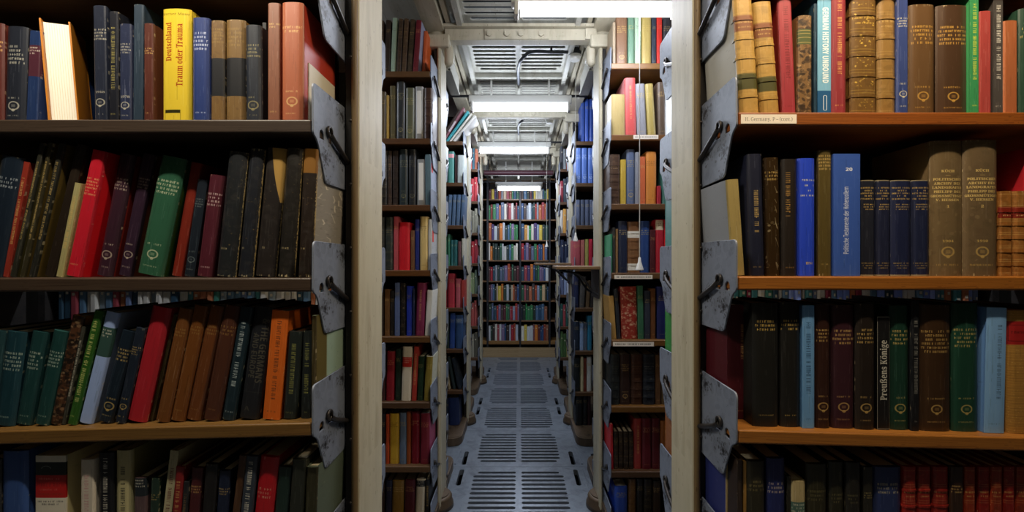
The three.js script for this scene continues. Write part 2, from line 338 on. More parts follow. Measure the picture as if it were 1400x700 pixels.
// drawing helpers in millimetres on a spine w x h
function glyphs(g, cx, y, w, hgt, ink, a = 0.9) { g.fillStyle = ink; g.globalAlpha = a; for (let x = cx - w / 2; x < cx + w / 2 - hgt * 0.3;) { const gw = rr(0.35, 0.75) * hgt; if (rnd() > 0.12) { g.fillRect(x, y, gw * 0.36, hgt); if (rnd() > 0.4) g.fillRect(x, y + (rnd() > 0.5 ? 0 : hgt * 0.42), gw * 0.8, hgt * 0.22); if (rnd() > 0.5) g.fillRect(x + gw * 0.55, y, gw * 0.3, hgt); } x += gw * 1.25; } g.globalAlpha = 1; }
function vglyphs(g, cx, y0, y1, size, ink, up, a = 0.9) { g.save(); g.translate(cx, (y0 + y1) / 2); g.rotate(up ? -Math.PI / 2 : Math.PI / 2); glyphs(g, 0, -size / 2, y1 - y0, size, ink, a); g.restore(); }
function vtext(g, str, cx, y0, y1, size, ink, font, up) { g.save(); g.fillStyle = ink; g.translate(cx, (y0 + y1) / 2); g.rotate(up ? -Math.PI / 2 : Math.PI / 2); g.font = font.replace('$', size); g.textAlign = 'center'; g.textBaseline = 'middle'; const m = g.measureText(str).width; g.scale((y1 - y0) / m, 1); g.fillText(str, 0, 0); g.restore(); }
function htext(g, str, cx, y, size, ink, font, maxw) { g.save(); g.fillStyle = ink; g.font = font.replace('$', size); g.textAlign = 'center'; g.textBaseline = 'top'; const m = g.measureText(str).width; g.translate(cx, y); if (m > maxw) g.scale(maxw / m, 1); g.fillText(str, 0, 0); g.restore(); }
function crest(g, cx, cy, r, ink) { g.strokeStyle = ink; g.globalAlpha = 0.75; g.lineWidth = r * 0.32; g.beginPath(); g.ellipse(cx, cy, r, r * 1.12, 0, 0, 7); g.stroke(); g.fillStyle = ink; g.beginPath(); g.ellipse(cx, cy + r * 1.25, r * 0.35, r * 0.4, 0, 0, 7); g.fill(); g.globalAlpha = 0.35; g.fillRect(cx - r * 0.4, cy - r * 0.4, r * 0.8, r * 0.8); g.globalAlpha = 1; }
const rule = (g, y, w, t, ink, a = 0.8) => { g.fillStyle = ink; g.globalAlpha = a; g.fillRect(w * 0.06, y, w * 0.88, t); g.globalAlpha = 1; };
function blotch(g, w, h, n, ink, a, smin, smax) { g.fillStyle = ink; for (let i = 0; i < n; i++) { g.globalAlpha = rr(a * 0.3, a); g.beginPath(); g.ellipse(rnd() * w, rnd() * h, rr(smin, smax), rr(smin, smax) * 1.3, rnd() * 3, 0, 7); g.fill(); } g.globalAlpha = 1; }
function rubbed(g, w, h, ink, n = 60) { g.fillStyle = ink; for (let i = 0; i < n; i++) { const e = rnd(); g.globalAlpha = rr(0.25, 0.9); const x = e < 0.42 ? rr(-0.4, 0.8) : e < 0.84 ? w - rr(-0.4, 0.8) : rnd() * w, y = e < 0.84 ? rnd() * h : rnd() < 0.5 ? rr(0, 2) : h - rr(0, 2); g.beginPath(); g.ellipse(x, y, rr(0.3, 1.2), rr(0.6, 5), 0, 0, 7); g.fill(); } g.globalAlpha = 1; }
function title(g, w, h, o, n = 3, y = 0.18) { const ink = o.g ?? GOLD, s = Math.min(4.6, Math.max(2.6, w * 0.13)); for (let i = 0; i < n; i++) glyphs(g, w / 2, h * y + i * s * 1.75, w * rr(0.45, 0.82), s, ink, 0.85); }
const FONT = { serif: '$px serif', bold: 'bold $px serif', sans: '$px sans-serif', sansb: 'bold $px sans-serif' };
const STYLE = {
  b() {},
  t(g, w, h, o) { title(g, w, h, o, o.n ?? 3, o.y ?? 0.18); if (w > 16) glyphs(g, w / 2, h * 0.9, w * 0.4, 3, o.g ?? GOLD, 0.6); },
  e(g, w, h, o) { const ink = o.g ?? GOLD; title(g, w, h, o, o.n ?? 4, o.y ?? 0.2); if (o.year) htext(g, o.year, w / 2, h * 0.72, Math.min(6, w * 0.26), ink, FONT.serif, w * 0.7); else glyphs(g, w / 2, h * 0.735, w * 0.42, 3.6, ink, 0.7); crest(g, w / 2, h * 0.825, Math.min(7, w * 0.22), ink); glyphs(g, w / 2, h * 0.92, w * 0.42, 3, ink, 0.6); },
  v(g, w, h, o) { vglyphs(g, w * (o.cx ?? 0.5), h * (o.a ?? 0.14), h * (o.z ?? 0.72), Math.min(6, w * 0.3), o.g ?? GOLD, o.up, 0.85); if (!o.one) glyphs(g, w / 2, h * 0.92, w * 0.4, 3, o.g ?? GOLD, 0.6); },
  rib(g, w, h, o) { blotch(g, w, h, 60, mix(o.c, '#2a180a', 0.7), 0.18, 1, 7); blotch(g, w, h, 40, mix(o.c, '#f0d8a0', 0.5), 0.2, 0.5, 4); for (const [i, c] of Object.entries(o.panels ?? {})) { g.fillStyle = c; g.fillRect(0, h * (0.03 + (5 - i) * 0.158), w, h * 0.13); } for (let i = 0; i < 6; i++) { const y = h * (0.03 + i * 0.158); rule(g, y + 1, w, 0.7, o.g ?? GOLD, 0.55); rule(g, y + h * 0.14, w, 0.7, o.g ?? GOLD, 0.55); if (o.orn) { blotchAt(g, w / 2, y + h * 0.075, w * 0.3, h * 0.045, o.g ?? GOLD); } } glyphs(g, w / 2, h * 0.24, w * 0.7, 3.4, o.g ?? GOLD, 0.9); glyphs(g, w / 2, h * 0.28, w * 0.5, 3, o.g ?? GOLD, 0.8); },
  half(g, w, h, o) { blotch(g, w, h, 40, '#4a3520', 0.25, 1, 6); g.fillStyle = '#191a1e'; g.fillRect(0, h * 0.37, w, h * 0.37); title(g, w, h, { g: '#8a6f3a' }, 5, 0.08); rubbed(g, w, h, '#cbb68a', 26); },
  mot(g, w, h, o) { blotch(g, w, h, 150, o.k ?? '#17110d', 0.75, 1, 5); blotch(g, w, h, 70, '#d9b98a', 0.4, 0.5, 3); if (o.lab) { g.fillStyle = o.lab; g.fillRect(0, h * 0.14, w, h * 0.15); rule(g, h * 0.15, w, 1, GOLD); rule(g, h * 0.18, w, 1, GOLD); rule(g, h * 0.22, w, 1, GOLD); rule(g, h * 0.27, w, 1, GOLD); } },
  worn(g, w, h, o) { blotch(g, w, h, 60, '#3a3634', 0.35, 1, 6); rubbed(g, w, h, '#c9b78a', 130); g.fillStyle = '#b39c66'; for (let y = 0; y < h; y += 3) { g.globalAlpha = rr(0.4, 0.95); g.fillRect(w - rr(1.2, 4), y, 4.2, 3.4); } g.globalAlpha = 1; blotch(g, w, h, 26, '#8a6f40', 0.6, 0.3, 1.3); blotch(g, w, h * 0.4, 10, '#a08a5c', 0.5, 0.4, 1.6); if (o.torn) { g.fillStyle = '#b08c4a'; g.beginPath(); g.moveTo(w * 0.35, 0); g.quadraticCurveTo(w * 0.5, h * 0.25, w * 0.8, h * 0.42); g.lineTo(w, h * 0.42); g.lineTo(w, 0); g.fill(); } if (o.topTan) { g.fillStyle = '#8a5f26'; g.fillRect(0, 0, w, h * 0.19); } glyphs(g, w * 0.4, h * 0.77, w * 0.3, 4, '#b9a878', 0.7); },
  band(g, w, h, o) { g.fillStyle = o.k; g.fillRect(0, h * (o.a ?? 0.12), w, h * ((o.z ?? 0.3) - (o.a ?? 0.12))); title(g, w, h, { g: o.g ?? PALE }, 3, (o.a ?? 0.12) + 0.02); },
  yellow(g, w, h) { htext(g, 'Werner Maser', w / 2, h * 0.03, 6.2, '#5a4f14', FONT.serif, w * 0.8); vtext(g, 'Deutschland', w * 0.33, h * 0.12, h * 0.46, 12, '#8c1f12', FONT.bold, true); vtext(g, 'Traum oder Trauma', w * 0.60, h * 0.13, h * 0.68, 12, '#8c1f12', FONT.bold, true); g.fillStyle = '#2c2a12'; g.fillRect(w * 0.22, h * 0.885, w * 0.4, h * 0.028); g.strokeStyle = '#6a6018'; g.lineWidth = 0.5; g.strokeRect(w * 0.22, h * 0.885, w * 0.4, h * 0.09); },
  german(g, w, h) { g.fillStyle = '#2d5c88'; g.fillRect(0, h * 0.815, w, h * 0.185); vtext(g, 'GERMAN HISTORY UNBOUND', w * 0.55, h * 0.2, h * 0.76, 12, '#eef4f4', FONT.sansb, false); g.strokeStyle = '#dfeaf2'; g.lineWidth = 0.9; g.beginPath(); g.roundRect(w * 0.45, h * 0.85, w * 0.16, h * 0.11, 2); g.stroke(); },
  polit(g, w, h) { htext(g, '20', w * 0.55, h * 0.11, 9, '#e6e9f2', FONT.sansb, w); vtext(g, 'Politische Testamente der Hohenzollern', w * 0.48, h * 0.27, h * 0.82, 10, '#e6e9f2', FONT.sans, true); },
  kuech(g, w, h, o) { blotch(g, w, h, 70, '#4a3d2a', 0.2, 1, 8); blotch(g, w, h, 40, '#c8b48a', 0.18, 0.5, 4); rubbed(g, w, h, '#d9caa0', 70); rule(g, h * 0.03, w, 0.8, '#4a3a24', 0.7); const L = ['KÜCH', '—', 'POLITISCHES', 'ARCHIV DES', 'LANDGRAFEN', 'PHILIPP DES', 'GROSSMÜTIGEN', 'V. HESSEN']; L.forEach((t, i) => htext(g, t, w / 2, h * (0.212 + i * 0.0305), 6.4, '#dcc076', FONT.bold, w * 0.84)); htext(g, o.vol, w / 2, h * 0.47, 8, '#dcc076', FONT.bold, w); htext(g, o.year, w / 2, h * 0.725, 7, '#c8aa62', FONT.bold, w * 0.5); crest(g, w / 2, h * 0.82, 8, '#c0a25c'); glyphs(g, w / 2, h * 0.91, w * 0.5, 4, '#c0a25c', 0.7); },
  gerE(g, w, h) { vtext(g, '& THE GERMANS', w * 0.66, h * 0.10, h * 0.68, 14, '#4d4a40', FONT.sansb, false); vtext(g, 'AND EUROPE', w * 0.38, h * 0.24, h * 0.64, 12, '#46443c', FONT.sansb, false); htext(g, 'A', w * 0.4, h * 0.88, 12, '#4a4840', FONT.sans, w); rule(g, h * 0.76, w, 0.6, '#4a4840'); },
  preuss(g, w, h) { g.strokeStyle = '#a7a698'; g.lineWidth = 1.1; g.strokeRect(1.4, 2, w - 2.8, h - 4); vtext(g, 'Preußens Könige', w * 0.5, h * 0.21, h * 0.74, 13, '#c9c8bd', FONT.bold, true); },
  navy4(g, w, h) { g.fillStyle = '#8f8468'; g.fillRect(0, 0, w, h * 0.012); g.fillRect(0, h * 0.985, w, h * 0.015); [0.075, 0.105, 0.132, 0.16, 0.19].forEach((y, i) => glyphs(g, w / 2, h * y, w * (i % 2 ? 0.36 : 0.78), 3, '#d0ac5c')); [0.25, 0.275, 0.3].forEach((y) => glyphs(g, w * 0.55, h * y, w * 0.55, 2.4, '#d0ac5c')); [0.86, 0.885, 0.91].forEach((y, i) => glyphs(g, w / 2, h * y, w * (0.66 - i * 0.14), 2.4, '#b89850', 0.8)); },
  dict(g, w, h) { g.fillStyle = '#1d2420'; g.fillRect(0, h * 0.06, w, h * 0.115); blotch(g, w, h * 0.0 + 1, 0, '#fff', 0, 1, 2); g.strokeStyle = '#9aa098'; g.lineWidth = 0.8; g.beginPath(); g.arc(w * 0.4, h * 0.125, 7, 3.4, 6); g.stroke(); g.fillStyle = '#b01e1c'; g.fillRect(0, h * 0.175, w, h * 0.20); glyphs(g, w * 0.45, h * 0.2, w * 0.5, 3.4, '#d9a08a', 0.6); glyphs(g, w * 0.5, h * 0.245, w * 0.8, 7, '#7a1414', 0.7); glyphs(g, w * 0.45, h * 0.295, w * 0.4, 3.4, '#d9a08a', 0.5); glyphs(g, w * 0.5, h * 0.335, w * 0.7, 3.4, '#7c3a20', 0.7); glyphs(g, w * 0.5, h * 0.4, w * 0.66, 3.2, '#4a4a42', 0.8); glyphs(g, w * 0.5, h * 0.425, w * 0.4, 3.2, '#4a4a42', 0.8); },
  weave(g, w, h) { for (let y = 0; y < h; y += 2.6) { g.fillStyle = rnd() < 0.5 ? '#7a5624' : '#5f4219'; g.globalAlpha = 0.55; g.fillRect(0, y, w, 1.1); } g.globalAlpha = 1; for (let i = 0; i < 120; i++) { g.fillStyle = '#e6c884'; g.globalAlpha = 0.4; g.fillRect(rnd() * w, rnd() * h, 1.6, 1.3); } g.globalAlpha = 1; g.fillStyle = '#9c2222'; g.fillRect(0, h * 0.09, w, h * 0.19); g.strokeStyle = '#531010'; g.lineWidth = 1; g.strokeRect(w * 0.14, h * 0.12, w * 0.72, h * 0.13); glyphs(g, w / 2, h * 0.17, w * 0.5, 5, '#531010', 0.8); },
  strip(g, w, h, o) { g.fillStyle = o.k ?? '#eceae2'; g.fillRect(w * 0.3, h * 0.08, w * 0.4, h * 0.8); },
  jacket(g, w, h) { blotch(g, w, h, 26, '#e8dcb4', 0.45, 0.4, 2.4); for (let i = 0; i < 12; i++) { g.strokeStyle = '#efe4bf'; g.globalAlpha = 0.4; g.lineWidth = 0.8; const y = rnd() * h; g.beginPath(); g.moveTo(w * 0.6, y); g.lineTo(w * 0.75 + rr(-2, 2), y + rr(6, 22)); g.stroke(); } g.globalAlpha = 1; title(g, w, h, {}, 3, 0.12); },
  blueT(g, w, h) { glyphs(g, w * 0.6, h * 0.18, w * 0.6, 3.6, '#dcd6b8'); glyphs(g, w * 0.6, h * 0.225, w * 0.4, 3.6, '#dcd6b8'); glyphs(g, w * 0.6, h * 0.27, w * 0.14, 3, '#dcd6b8'); glyphs(g, w * 0.6, h * 0.31, w * 0.74, 3.6, '#dcd6b8'); glyphs(g, w * 0.6, h * 0.88, w * 0.3, 5, '#e0c060'); },
};
function blotchAt(g, cx, cy, rx, ry, ink) { g.fillStyle = ink; for (let i = 0; i < 16; i++) { g.globalAlpha = rr(0.3, 0.8); g.beginPath(); g.ellipse(cx + rr(-1, 1) * rx, cy + rr(-1, 1) * ry, rr(0.5, 2.2), rr(0.4, 1.6), rnd() * 3, 0, 7); g.fill(); } g.globalAlpha = 1; }
function paint(c, w, h, o) {                               // w, h in metres
  const { a } = c, g = a.g, W = w * 1000, H = h * 1000, lin = new THREE.Color(o.c), lum = 0.3 * lin.r + 0.6 * lin.g + 0.1 * lin.b, col = lum < 0.06 ? mix(o.c, '#000000', 0.3) : o.c;
  g.save(); g.beginPath(); g.rect(c.x, c.y, a.w, a.h); g.clip(); g.translate(c.x, c.y);
  g.fillStyle = col; g.fillRect(0, 0, a.w, a.h);
  g.save(); g.beginPath(); g.rect(0, 0, a.w * SP, a.h); g.clip(); g.scale(a.w * SP / W, a.h / H);
  for (let i = 0; i < 70; i++) { g.globalAlpha = rr(0.03, 0.12); g.fillStyle = rnd() < 0.5 ? '#000' : '#fff'; g.fillRect(rnd() * W, rnd() * H, rr(0.3, 1.2), rr(3, 40)); }
  g.globalAlpha = 1;
  (STYLE[o.s] ?? STYLE.b)(g, W, H, o);
  if (!['yellow', 'german', 'polit', 'dict', 'strip', 'preuss'].includes(o.s)) rubbed(g, W, H, mix(col, '#d8c8a0', 0.45), o.wear ?? 16);
  g.restore();
  g.save(); g.translate(a.w * SP, 0); g.beginPath(); g.rect(0, 0, a.w * (1 - SP), a.h); g.clip();
  const bw = a.w * (1 - SP); g.fillStyle = o.side ?? col; g.fillRect(0, 0, bw, a.h);
  for (let i = 0; i < 60; i++) { g.globalAlpha = rr(0.02, 0.1); g.fillStyle = rnd() < 0.5 ? '#000' : '#fff'; g.fillRect(rnd() * bw, rnd() * a.h, rr(0.5, 3), rr(1, 12)); }
  g.globalAlpha = 1;
  if (o.hinge) { g.fillStyle = o.hinge; g.fillRect(0, 0, bw * 0.32, a.h); }
  if (o.marble) { for (let i = 0; i < 220; i++) { g.globalAlpha = rr(0.1, 0.4); g.fillStyle = rnd() < 0.5 ? '#54504a' : '#b3aa98'; g.beginPath(); g.ellipse(rnd() * bw, rnd() * a.h, rr(0.5, 3), rr(1, 5), rnd() * 3, 0, 7); g.fill(); } g.globalAlpha = 0.85; g.strokeStyle = '#ddd2b8'; for (let i = 0; i < 12; i++) { g.lineWidth = rr(0.6, 2.2); const x = rr(0.1, 0.8) * bw, y = rr(0.15, 0.75) * a.h; g.beginPath(); g.moveTo(x, y); g.lineTo(x + rr(-6, 6), y + rr(8, 30)); g.lineTo(x + rr(-9, 9), y + rr(20, 40)); g.stroke(); } g.globalAlpha = 1; }
  g.restore(); g.restore();
}
// cover: two boards and a rounded spine as one closed outline, drawn up the height. z = 0 at the spine's ends, +z towards the reader
function coverOutline(w, D, t, bulge, n, grow = 0) {
  const o = [], hw = w / 2 + grow;
  o.push([-hw, -D, 'b', 1], [-hw, -0.012, 'b', 0.06], [-hw + Math.min(0.0014, w * 0.08), -0.007, 'b', 0.03], [-hw, -0.0025, 's', 0]);
  for (let i = 1; i < n; i++) { const u = i / n, a = Math.PI * u; o.push([-hw * Math.cos(a) * (0.88 + 0.12 * Math.abs(Math.cos(a))), -0.0025 + (bulge + grow) * Math.sin(a) ** 0.8, 's', u]); }
  o.push([hw, -0.0025, 's', 1], [hw - Math.min(0.0014, w * 0.08), -0.007, 'b', 0.03], [hw, -0.012, 'b', 0.06], [hw, -D, 'b', 1]);
  const k = o.length;
  o.push([hw - t, -D, 'b', 1], [hw - t, -0.006, 'b', 0.1], [-hw + t, -0.006, 'b', 0.1], [-hw + t, -D, 'b', 1]);
  return o;
}
function coverGeo(w, h, D, c, { t = 0.0028, bulge, n = 8, grow = 0, y0 = 0, v0 = 0, v1 = 1 } = {}) {
  t = Math.min(t, w * 0.2);
  const o = coverOutline(w, D, t, bulge, n, grow), { a } = c, pos = [], uv = [];
  const U = (p) => p[2] === 's' ? (c.x + 1 + p[3] * (a.w * SP - 2)) / a.W : (c.x + a.w * SP + 1 + p[3] * (a.w * (1 - SP) - 3)) / a.W;
  const V = (v) => 1 - (c.y + 1 + (1 - v) * (a.h - 2)) / a.H;
  const quad = (p, q, swap) => {
    const up = p[2] === q[2] || p[2] === 's' ? U(p) : U(p), uq = p[2] === q[2] ? U(q) : (p[2] === 'b' ? U([0, 0, 'b', 0.01]) : U([0, 0, 's', 1]));
    const A = [p[0], y0, p[1]], B = [q[0], y0, q[1]], C = [q[0], y0 + h, q[1]], E = [p[0], y0 + h, p[1]], a0 = [up, V(v0)], b0 = [uq, V(v0)], c0 = [uq, V(v1)], e0 = [up, V(v1)];
    for (const [x, y] of [[A, a0], [B, b0], [C, c0], [A, a0], [C, c0], [E, e0]]) { pos.push(...x); uv.push(...y); }
  };
  for (let i = 0; i < o.length; i++) quad(o[i], o[(i + 1) % o.length]);
  const tri = THREE.ShapeUtils.triangulateShape(o.map((p) => new THREE.Vector2(p[0], p[1])), []), cu = U([0, 0, 'b', 0.5]);
  for (const [i, j, k] of tri) for (const [y, idx] of [[y0, [i, j, k]], [y0 + h, [i, k, j]]]) for (const m of idx) { pos.push(o[m][0], y, o[m][1]); uv.push(cu, V(0.5)); }
  const g = new THREE.BufferGeometry();
  g.setAttribute('position', new THREE.Float32BufferAttribute(pos, 3)); g.setAttribute('uv', new THREE.Float32BufferAttribute(uv, 2));
  // make sure faces point outwards: the outline runs clockwise seen from above
  let area = 0; for (let i = 0; i < o.length; i++) { const p = o[i], q = o[(i + 1) % o.length]; area += p[0] * q[1] - q[0] * p[1]; }
  if (area > 0 !== coverGeo.sign) for (const at of ['position', 'uv']) { const b = g.attributes[at], s = b.itemSize, r = b.array; for (let i = 0; i < b.count; i += 3) for (let m = 0; m < s; m++) { const x = r[(i + 1) * s + m]; r[(i + 1) * s + m] = r[(i + 2) * s + m]; r[(i + 2) * s + m] = x; } }
  g.computeVertexNormals();
  return toCreasedNormals(g, 0.75);
}
coverGeo.sign = false;
const ORD = ['', 'first', 'second', 'third', 'fourth', 'fifth', 'sixth', 'seventh', 'eighth', 'ninth', 'tenth', 'eleventh', 'twelfth', 'thirteenth', 'fourteenth', 'fifteenth', 'sixteenth', 'seventeenth', 'eighteenth', 'nineteenth', 'twentieth', 'twenty-first', 'twenty-second', 'twenty-third', 'twenty-fourth', 'twenty-fifth'];
// one book. base: left and right foot in metres on the shelf, lean: angle of the top to the right
function book(label, group, xl, xr, y, d, h, lean, o, isBig, D) {
  const w = Math.max(0.004, (xr - xl) * Math.cos(lean) - 0.0006), hh = h / Math.cos(lean) - (lean ? w * Math.abs(Math.sin(lean)) * 0.5 : 0);
  const bulge = Math.min(0.22 * w, o.flat ? 0.001 : 0.0065), g = thing('book', label, 'book', new THREE.Vector3(lean > 0 ? xr : lean < 0 ? xl : (xl + xr) / 2, y + 0.0004, -(d + bulge)), group);
  g.rotation.z = -lean;
  const off = lean > 0 ? -w / 2 : lean < 0 ? w / 2 : 0, c = cell(isBig);
  paint(c, w, hh, o);
  const mat = o.gloss ? c.a.gloss : c.a.mat;
  const cov = mesh('cover', coverGeo(w, hh, D, c, { bulge, n: isBig ? 8 : 5 }), mat, g); cov.position.x = off;
  const t = Math.min(0.0028, w * 0.2);
  const pg = mesh('page_block', new THREE.BoxGeometry(w - 2 * t - 0.0004, hh - 0.006, D - 0.011), o.pw ? M.pagesWhite : M.pages, g); pg.position.set(off, hh / 2, -(D + 0.0065) / 2);
  if (o.s === 'rib' && !o.noband) for (let i = 1; i < 6; i++) { const r = mesh('raised_band', coverGeo(w, 0.0042, 0.004, c, { bulge, n: 6, grow: 0.0012, y0: hh * (0.03 + i * 0.158) - 0.012, v0: (0.03 + i * 0.158) - 0.05, v1: (0.03 + i * 0.158) - 0.03 }), mat, g); r.position.x = off; }
  if (o.tag) { const m = mesh('sticker', new THREE.BoxGeometry(0.0008, o.tag[3], o.tag[2]), M.tag, g); m.position.set(off + w / 2 + 0.0006, o.tag[1], -o.tag[0]); m.userData.label = 'small orange-red sticker'; }
  return g;
}
// a row of books read off the photograph: shelf line in pixels at the spines' distance
function row(where, side, d, yAt, list, { big: isBig = true, D = 0.165, group, pull = 0.004 } = {}) {
  const L = list.map((e, i) => {
    const [x0, x1, yt, dx, c, s, look, o = {}] = e;
    const dd = d + (o.in ?? 0) + (i % 3) * pull * 0.5, k = dd / F, xm = dx > 0 ? x1 : dx < 0 ? x0 : (x0 + x1) / 2, yb = VY + (yAt(xm) - VY) * d / dd, h = (yb - yt) * k;
    return { x0, x1, yb, k, dd, h, c, s, look, o, xl: (x0 - VX) * k, xr: (x1 - VX) * k, t: dx / (yb - yt) };
  });
  // a leaning book stops at its neighbour's face
  for (let i = L.length - 2; i >= 0; i--) { const p = L[i], q = L[i + 1]; if (p.t > 0) p.t = Math.min(p.t, Math.max(0, q.t + (q.xl - p.xr + 0.0004) / Math.min(p.h, q.h))); }
  for (let i = 1; i < L.length; i++) { const p = L[i], q = L[i - 1]; if (p.t < 0 && !p.o.fore) p.t = Math.max(p.t, Math.min(0, q.t - (p.xl - q.xr + 0.0004) / Math.min(p.h, q.h))); }
  L.forEach((p, i) => {
    const n = side ? i + 1 : L.length - i, o = p.o, lean = Math.atan(p.t);
    const label = o.solo ? p.look : `${p.look}, ${ORD[n]} from the end bracket, ${where}`;
    if (o.fore) return foreBook(p.look, group, p.x0, p.x1, p.yb, p.h, lean, p.dd, p.k);
    book(label, group, p.xl, p.xr, EYE - (p.yb - VY) * p.k, p.dd, p.h, lean, { ...o, c: p.c, s: p.s }, isBig, o.D ?? D - (i % 4) * 0.006 - (o.in ?? 0));
  });
}
// the book shelved with its page edges outwards
function foreBook(label, group, x0, x1, yb, h, lean, d, k) {
  const w = (x1 - x0) * k * Math.cos(lean) * 1.02, c = cell(true), D = 0.085, g = thing('book', label, 'book', new THREE.Vector3((x0 - VX) * k, EYE - (yb - VY) * k + 0.0004, -d), group);
  paint(c, w, h, { c: '#b06a1e', s: 'b', side: '#b8741f' });
  g.rotation.order = 'ZYX'; g.rotation.z = -lean; g.rotation.y = 0.5;
  const geo = coverGeo(w, h, D, c, { bulge: 0.008 }).rotateY(Math.PI);
  const cov = mesh('cover', geo, c.a.mat, g); cov.position.set(w / 2, 0, -D);
  const pg = mesh('page_block', box(w - 0.0062, h - 0.007, D - 0.012), M.pagesWhite, g); pg.position.set(w / 2, h / 2, -D / 2 - 0.002);
  for (let i = 0; i < 9; i++) { const l = mesh('page_gathering', new THREE.BoxGeometry(0.0006, h - 0.008, 0.0006), M.pages, g); l.position.set(0.006 + (w - 0.012) * (i + 0.5) / 9, h / 2, -0.0078); }
}
const B1 = 0.881, flatAt = (y) => () => y, sy = (y) => VY + (y - VY) * D1 / B1;   // a shelf line at the shelf edge, seen at the spines

// ---- nearest stack, yellow-book side
row("yellow book's shelf", 0, B1, flatAt(sy(163)), [
  [-62, -36, 22, 0, '#20242e', 'e', 'black cloth book'], [-36, 0, 30, 0, '#5c2018', 't', 'dark red book'],
  [1, 29, 35, 4, '#262b36', 'e', 'black book with silver lettering', { g: '#b9b6a4', n: 5 }],
  [30.5, 48, 41, 7, '#243a68', 'band', 'blue book with maroon title bands', { k: '#4a2430', a: 0.16, z: 0.5 }],
  [66, 97, 24, -13, '#b06a1e', 'b', 'orange book shelved with its cream page edges outwards', { fore: 1, solo: 1 }],
  [126, 145, 6.5, -3, '#23283a', 'e', 'navy book with silver crest', { g: '#b7b09a', n: 4, year: '1918' }],
  [146.5, 159, 14.5, 0, '#1a1c26', 'v', 'thin black book', { up: 1, g: '#8e8348' }],
  [160, 177.5, 31.5, 0, '#27304c', 'e', 'short navy book dated 1978', { g: '#b7b09a', year: '1978' }],
  [178.5, 193, 5, 1, '#2c3c4c', 'b', 'plain dark slate book'],
  [194, 207.5, 31, 1, '#5a2a1e', 't', 'brown book with gilt rules', { y: 0.25 }],
  [209, 217, 50, 0, '#2e2216', 'b', 'small dark brown book', { in: 0.03 }],
  [218.5, 258, 11, 0, '#cfb434', 'yellow', 'yellow book with red vertical lettering about Deutschland', { solo: 1, flat: 0, gloss: 1 }],
  [260, 284, 23, 0, '#2a3f7e', 't', 'medium blue book', { g: '#c9cede', n: 5, y: 0.14 }],
  [285.5, 305, 27, 0, '#6e532c', 'half', 'narrow brown and black half-calf book', { solo: 0 }],
  [306, 333, 26, 0, '#735830', 'half', 'wider brown and black half-calf book'],
  [334, 356, 33, -1, '#262c38', 'e', 'black book with faint gilt', { g: '#9a8c5e' }],
  [357, 363, 30, 0, '#191b1c', 'b', 'very thin black book', { in: 0.02 }],
  [363.5, 382, 3, 0, '#80503a', 't', 'narrow rust-brown book', { y: 0.17, n: 2 }],
  [383, 413, 2, 0, '#a65c3e', 'e', 'wide rust-orange book', { g: '#d9b878', n: 2, side: '#b23a28' }],
  [414.5, 422, 85, 0, '#d8d0bc', 'b', 'short cream-sided book', { side: '#d8cfb8', in: 0.02 }],
], { group: 'books on the nearest stacks' });
row("worn black set's shelf", 0, B1, flatAt(sy(380)), [
  [-58, -36, 208, 28, '#6a5a2a', 't', 'olive cloth book'], [-34, -1, 213, 30, '#1c2838', 't', 'dark navy book', { g: '#a9b0b4' }],
  [0, 9, 221, 29, '#8c2f22', 'v', 'thin brick-red book', { side: '#94382a', one: 1 }],
  [10, 17, 195, 42, '#33332a', 'v', 'thin black-green book', { side: '#4a4420', one: 1 }],
  [23.5, 30, 195, 40, '#3c3824', 'v', 'thin olive-brown book', { side: '#5c4a1e', one: 1 }],
  [35.5, 44, 196, 42, '#2a2a24', 'v', 'black and olive book', { side: '#54441c', one: 1 }],
  [56, 71, 197, 45, '#2c2218', 'b', 'dark brown book', { in: 0.012 }],
  [73, 82.5, 250, 26, '#a39a68', 'v', 'small pale green book', { side: '#b8a870', one: 1 }],
  [85, 105, 205, 37, '#c01a2c', 't', 'bright red leaning book', { g: '#d8a86a', side: '#c4101c', n: 6, y: 0.22 }],
  [127, 148, 210, 33, '#3c2030', 'e', 'maroon book with silver crest', { in: 0.022, g: '#b0a592', side: '#6a1c16' }],
  [157.5, 176, 210, 34, '#352034', 'e', 'purple-black book with silver crest', { in: 0.028, g: '#b0a592', side: '#5c2a10' }],
  [182, 218, 214, 36, '#2f5a44', 'e', 'large green book', { in: 0.012, g: '#c9c8a6', side: '#25401c', n: 4, gloss: 1 }],
  [231, 247, 222, 27, '#7a2416', 'b', 'red-brown book', { in: 0.03 }],
  [248.5, 263.5, 245, 19, '#1f2834', 'e', 'small dark navy book', { in: 0.02, g: '#6f7a78' }],
  [265.5, 288, 239, 18, '#5c2030', 't', 'maroon book with silver title', { g: '#c9b8b0', n: 4 }],
  [292, 319, 207, 18, '#23262a', 'worn', 'black cracked book'],
  [322, 343, 203, 17, '#20242c', 'worn', 'black book with flaked spots'],
  [345.5, 374, 202, 18, '#2a2422', 'worn', 'black book with torn tan corner', { torn: 1 }],
  [377, 400, 202, 14, '#24201c', 'worn', 'black book with cream crack'],
  [405, 425, 203, 8, '#2c2018', 'worn', 'brown-black book with scuffed marbled side', { topTan: 1, side: '#8b857a', marble: 1 }],
], { group: 'books on the nearest stacks' });
const l3 = (x) => { const y = 578 + (430 - x) * 0.0265; return sy(y); };
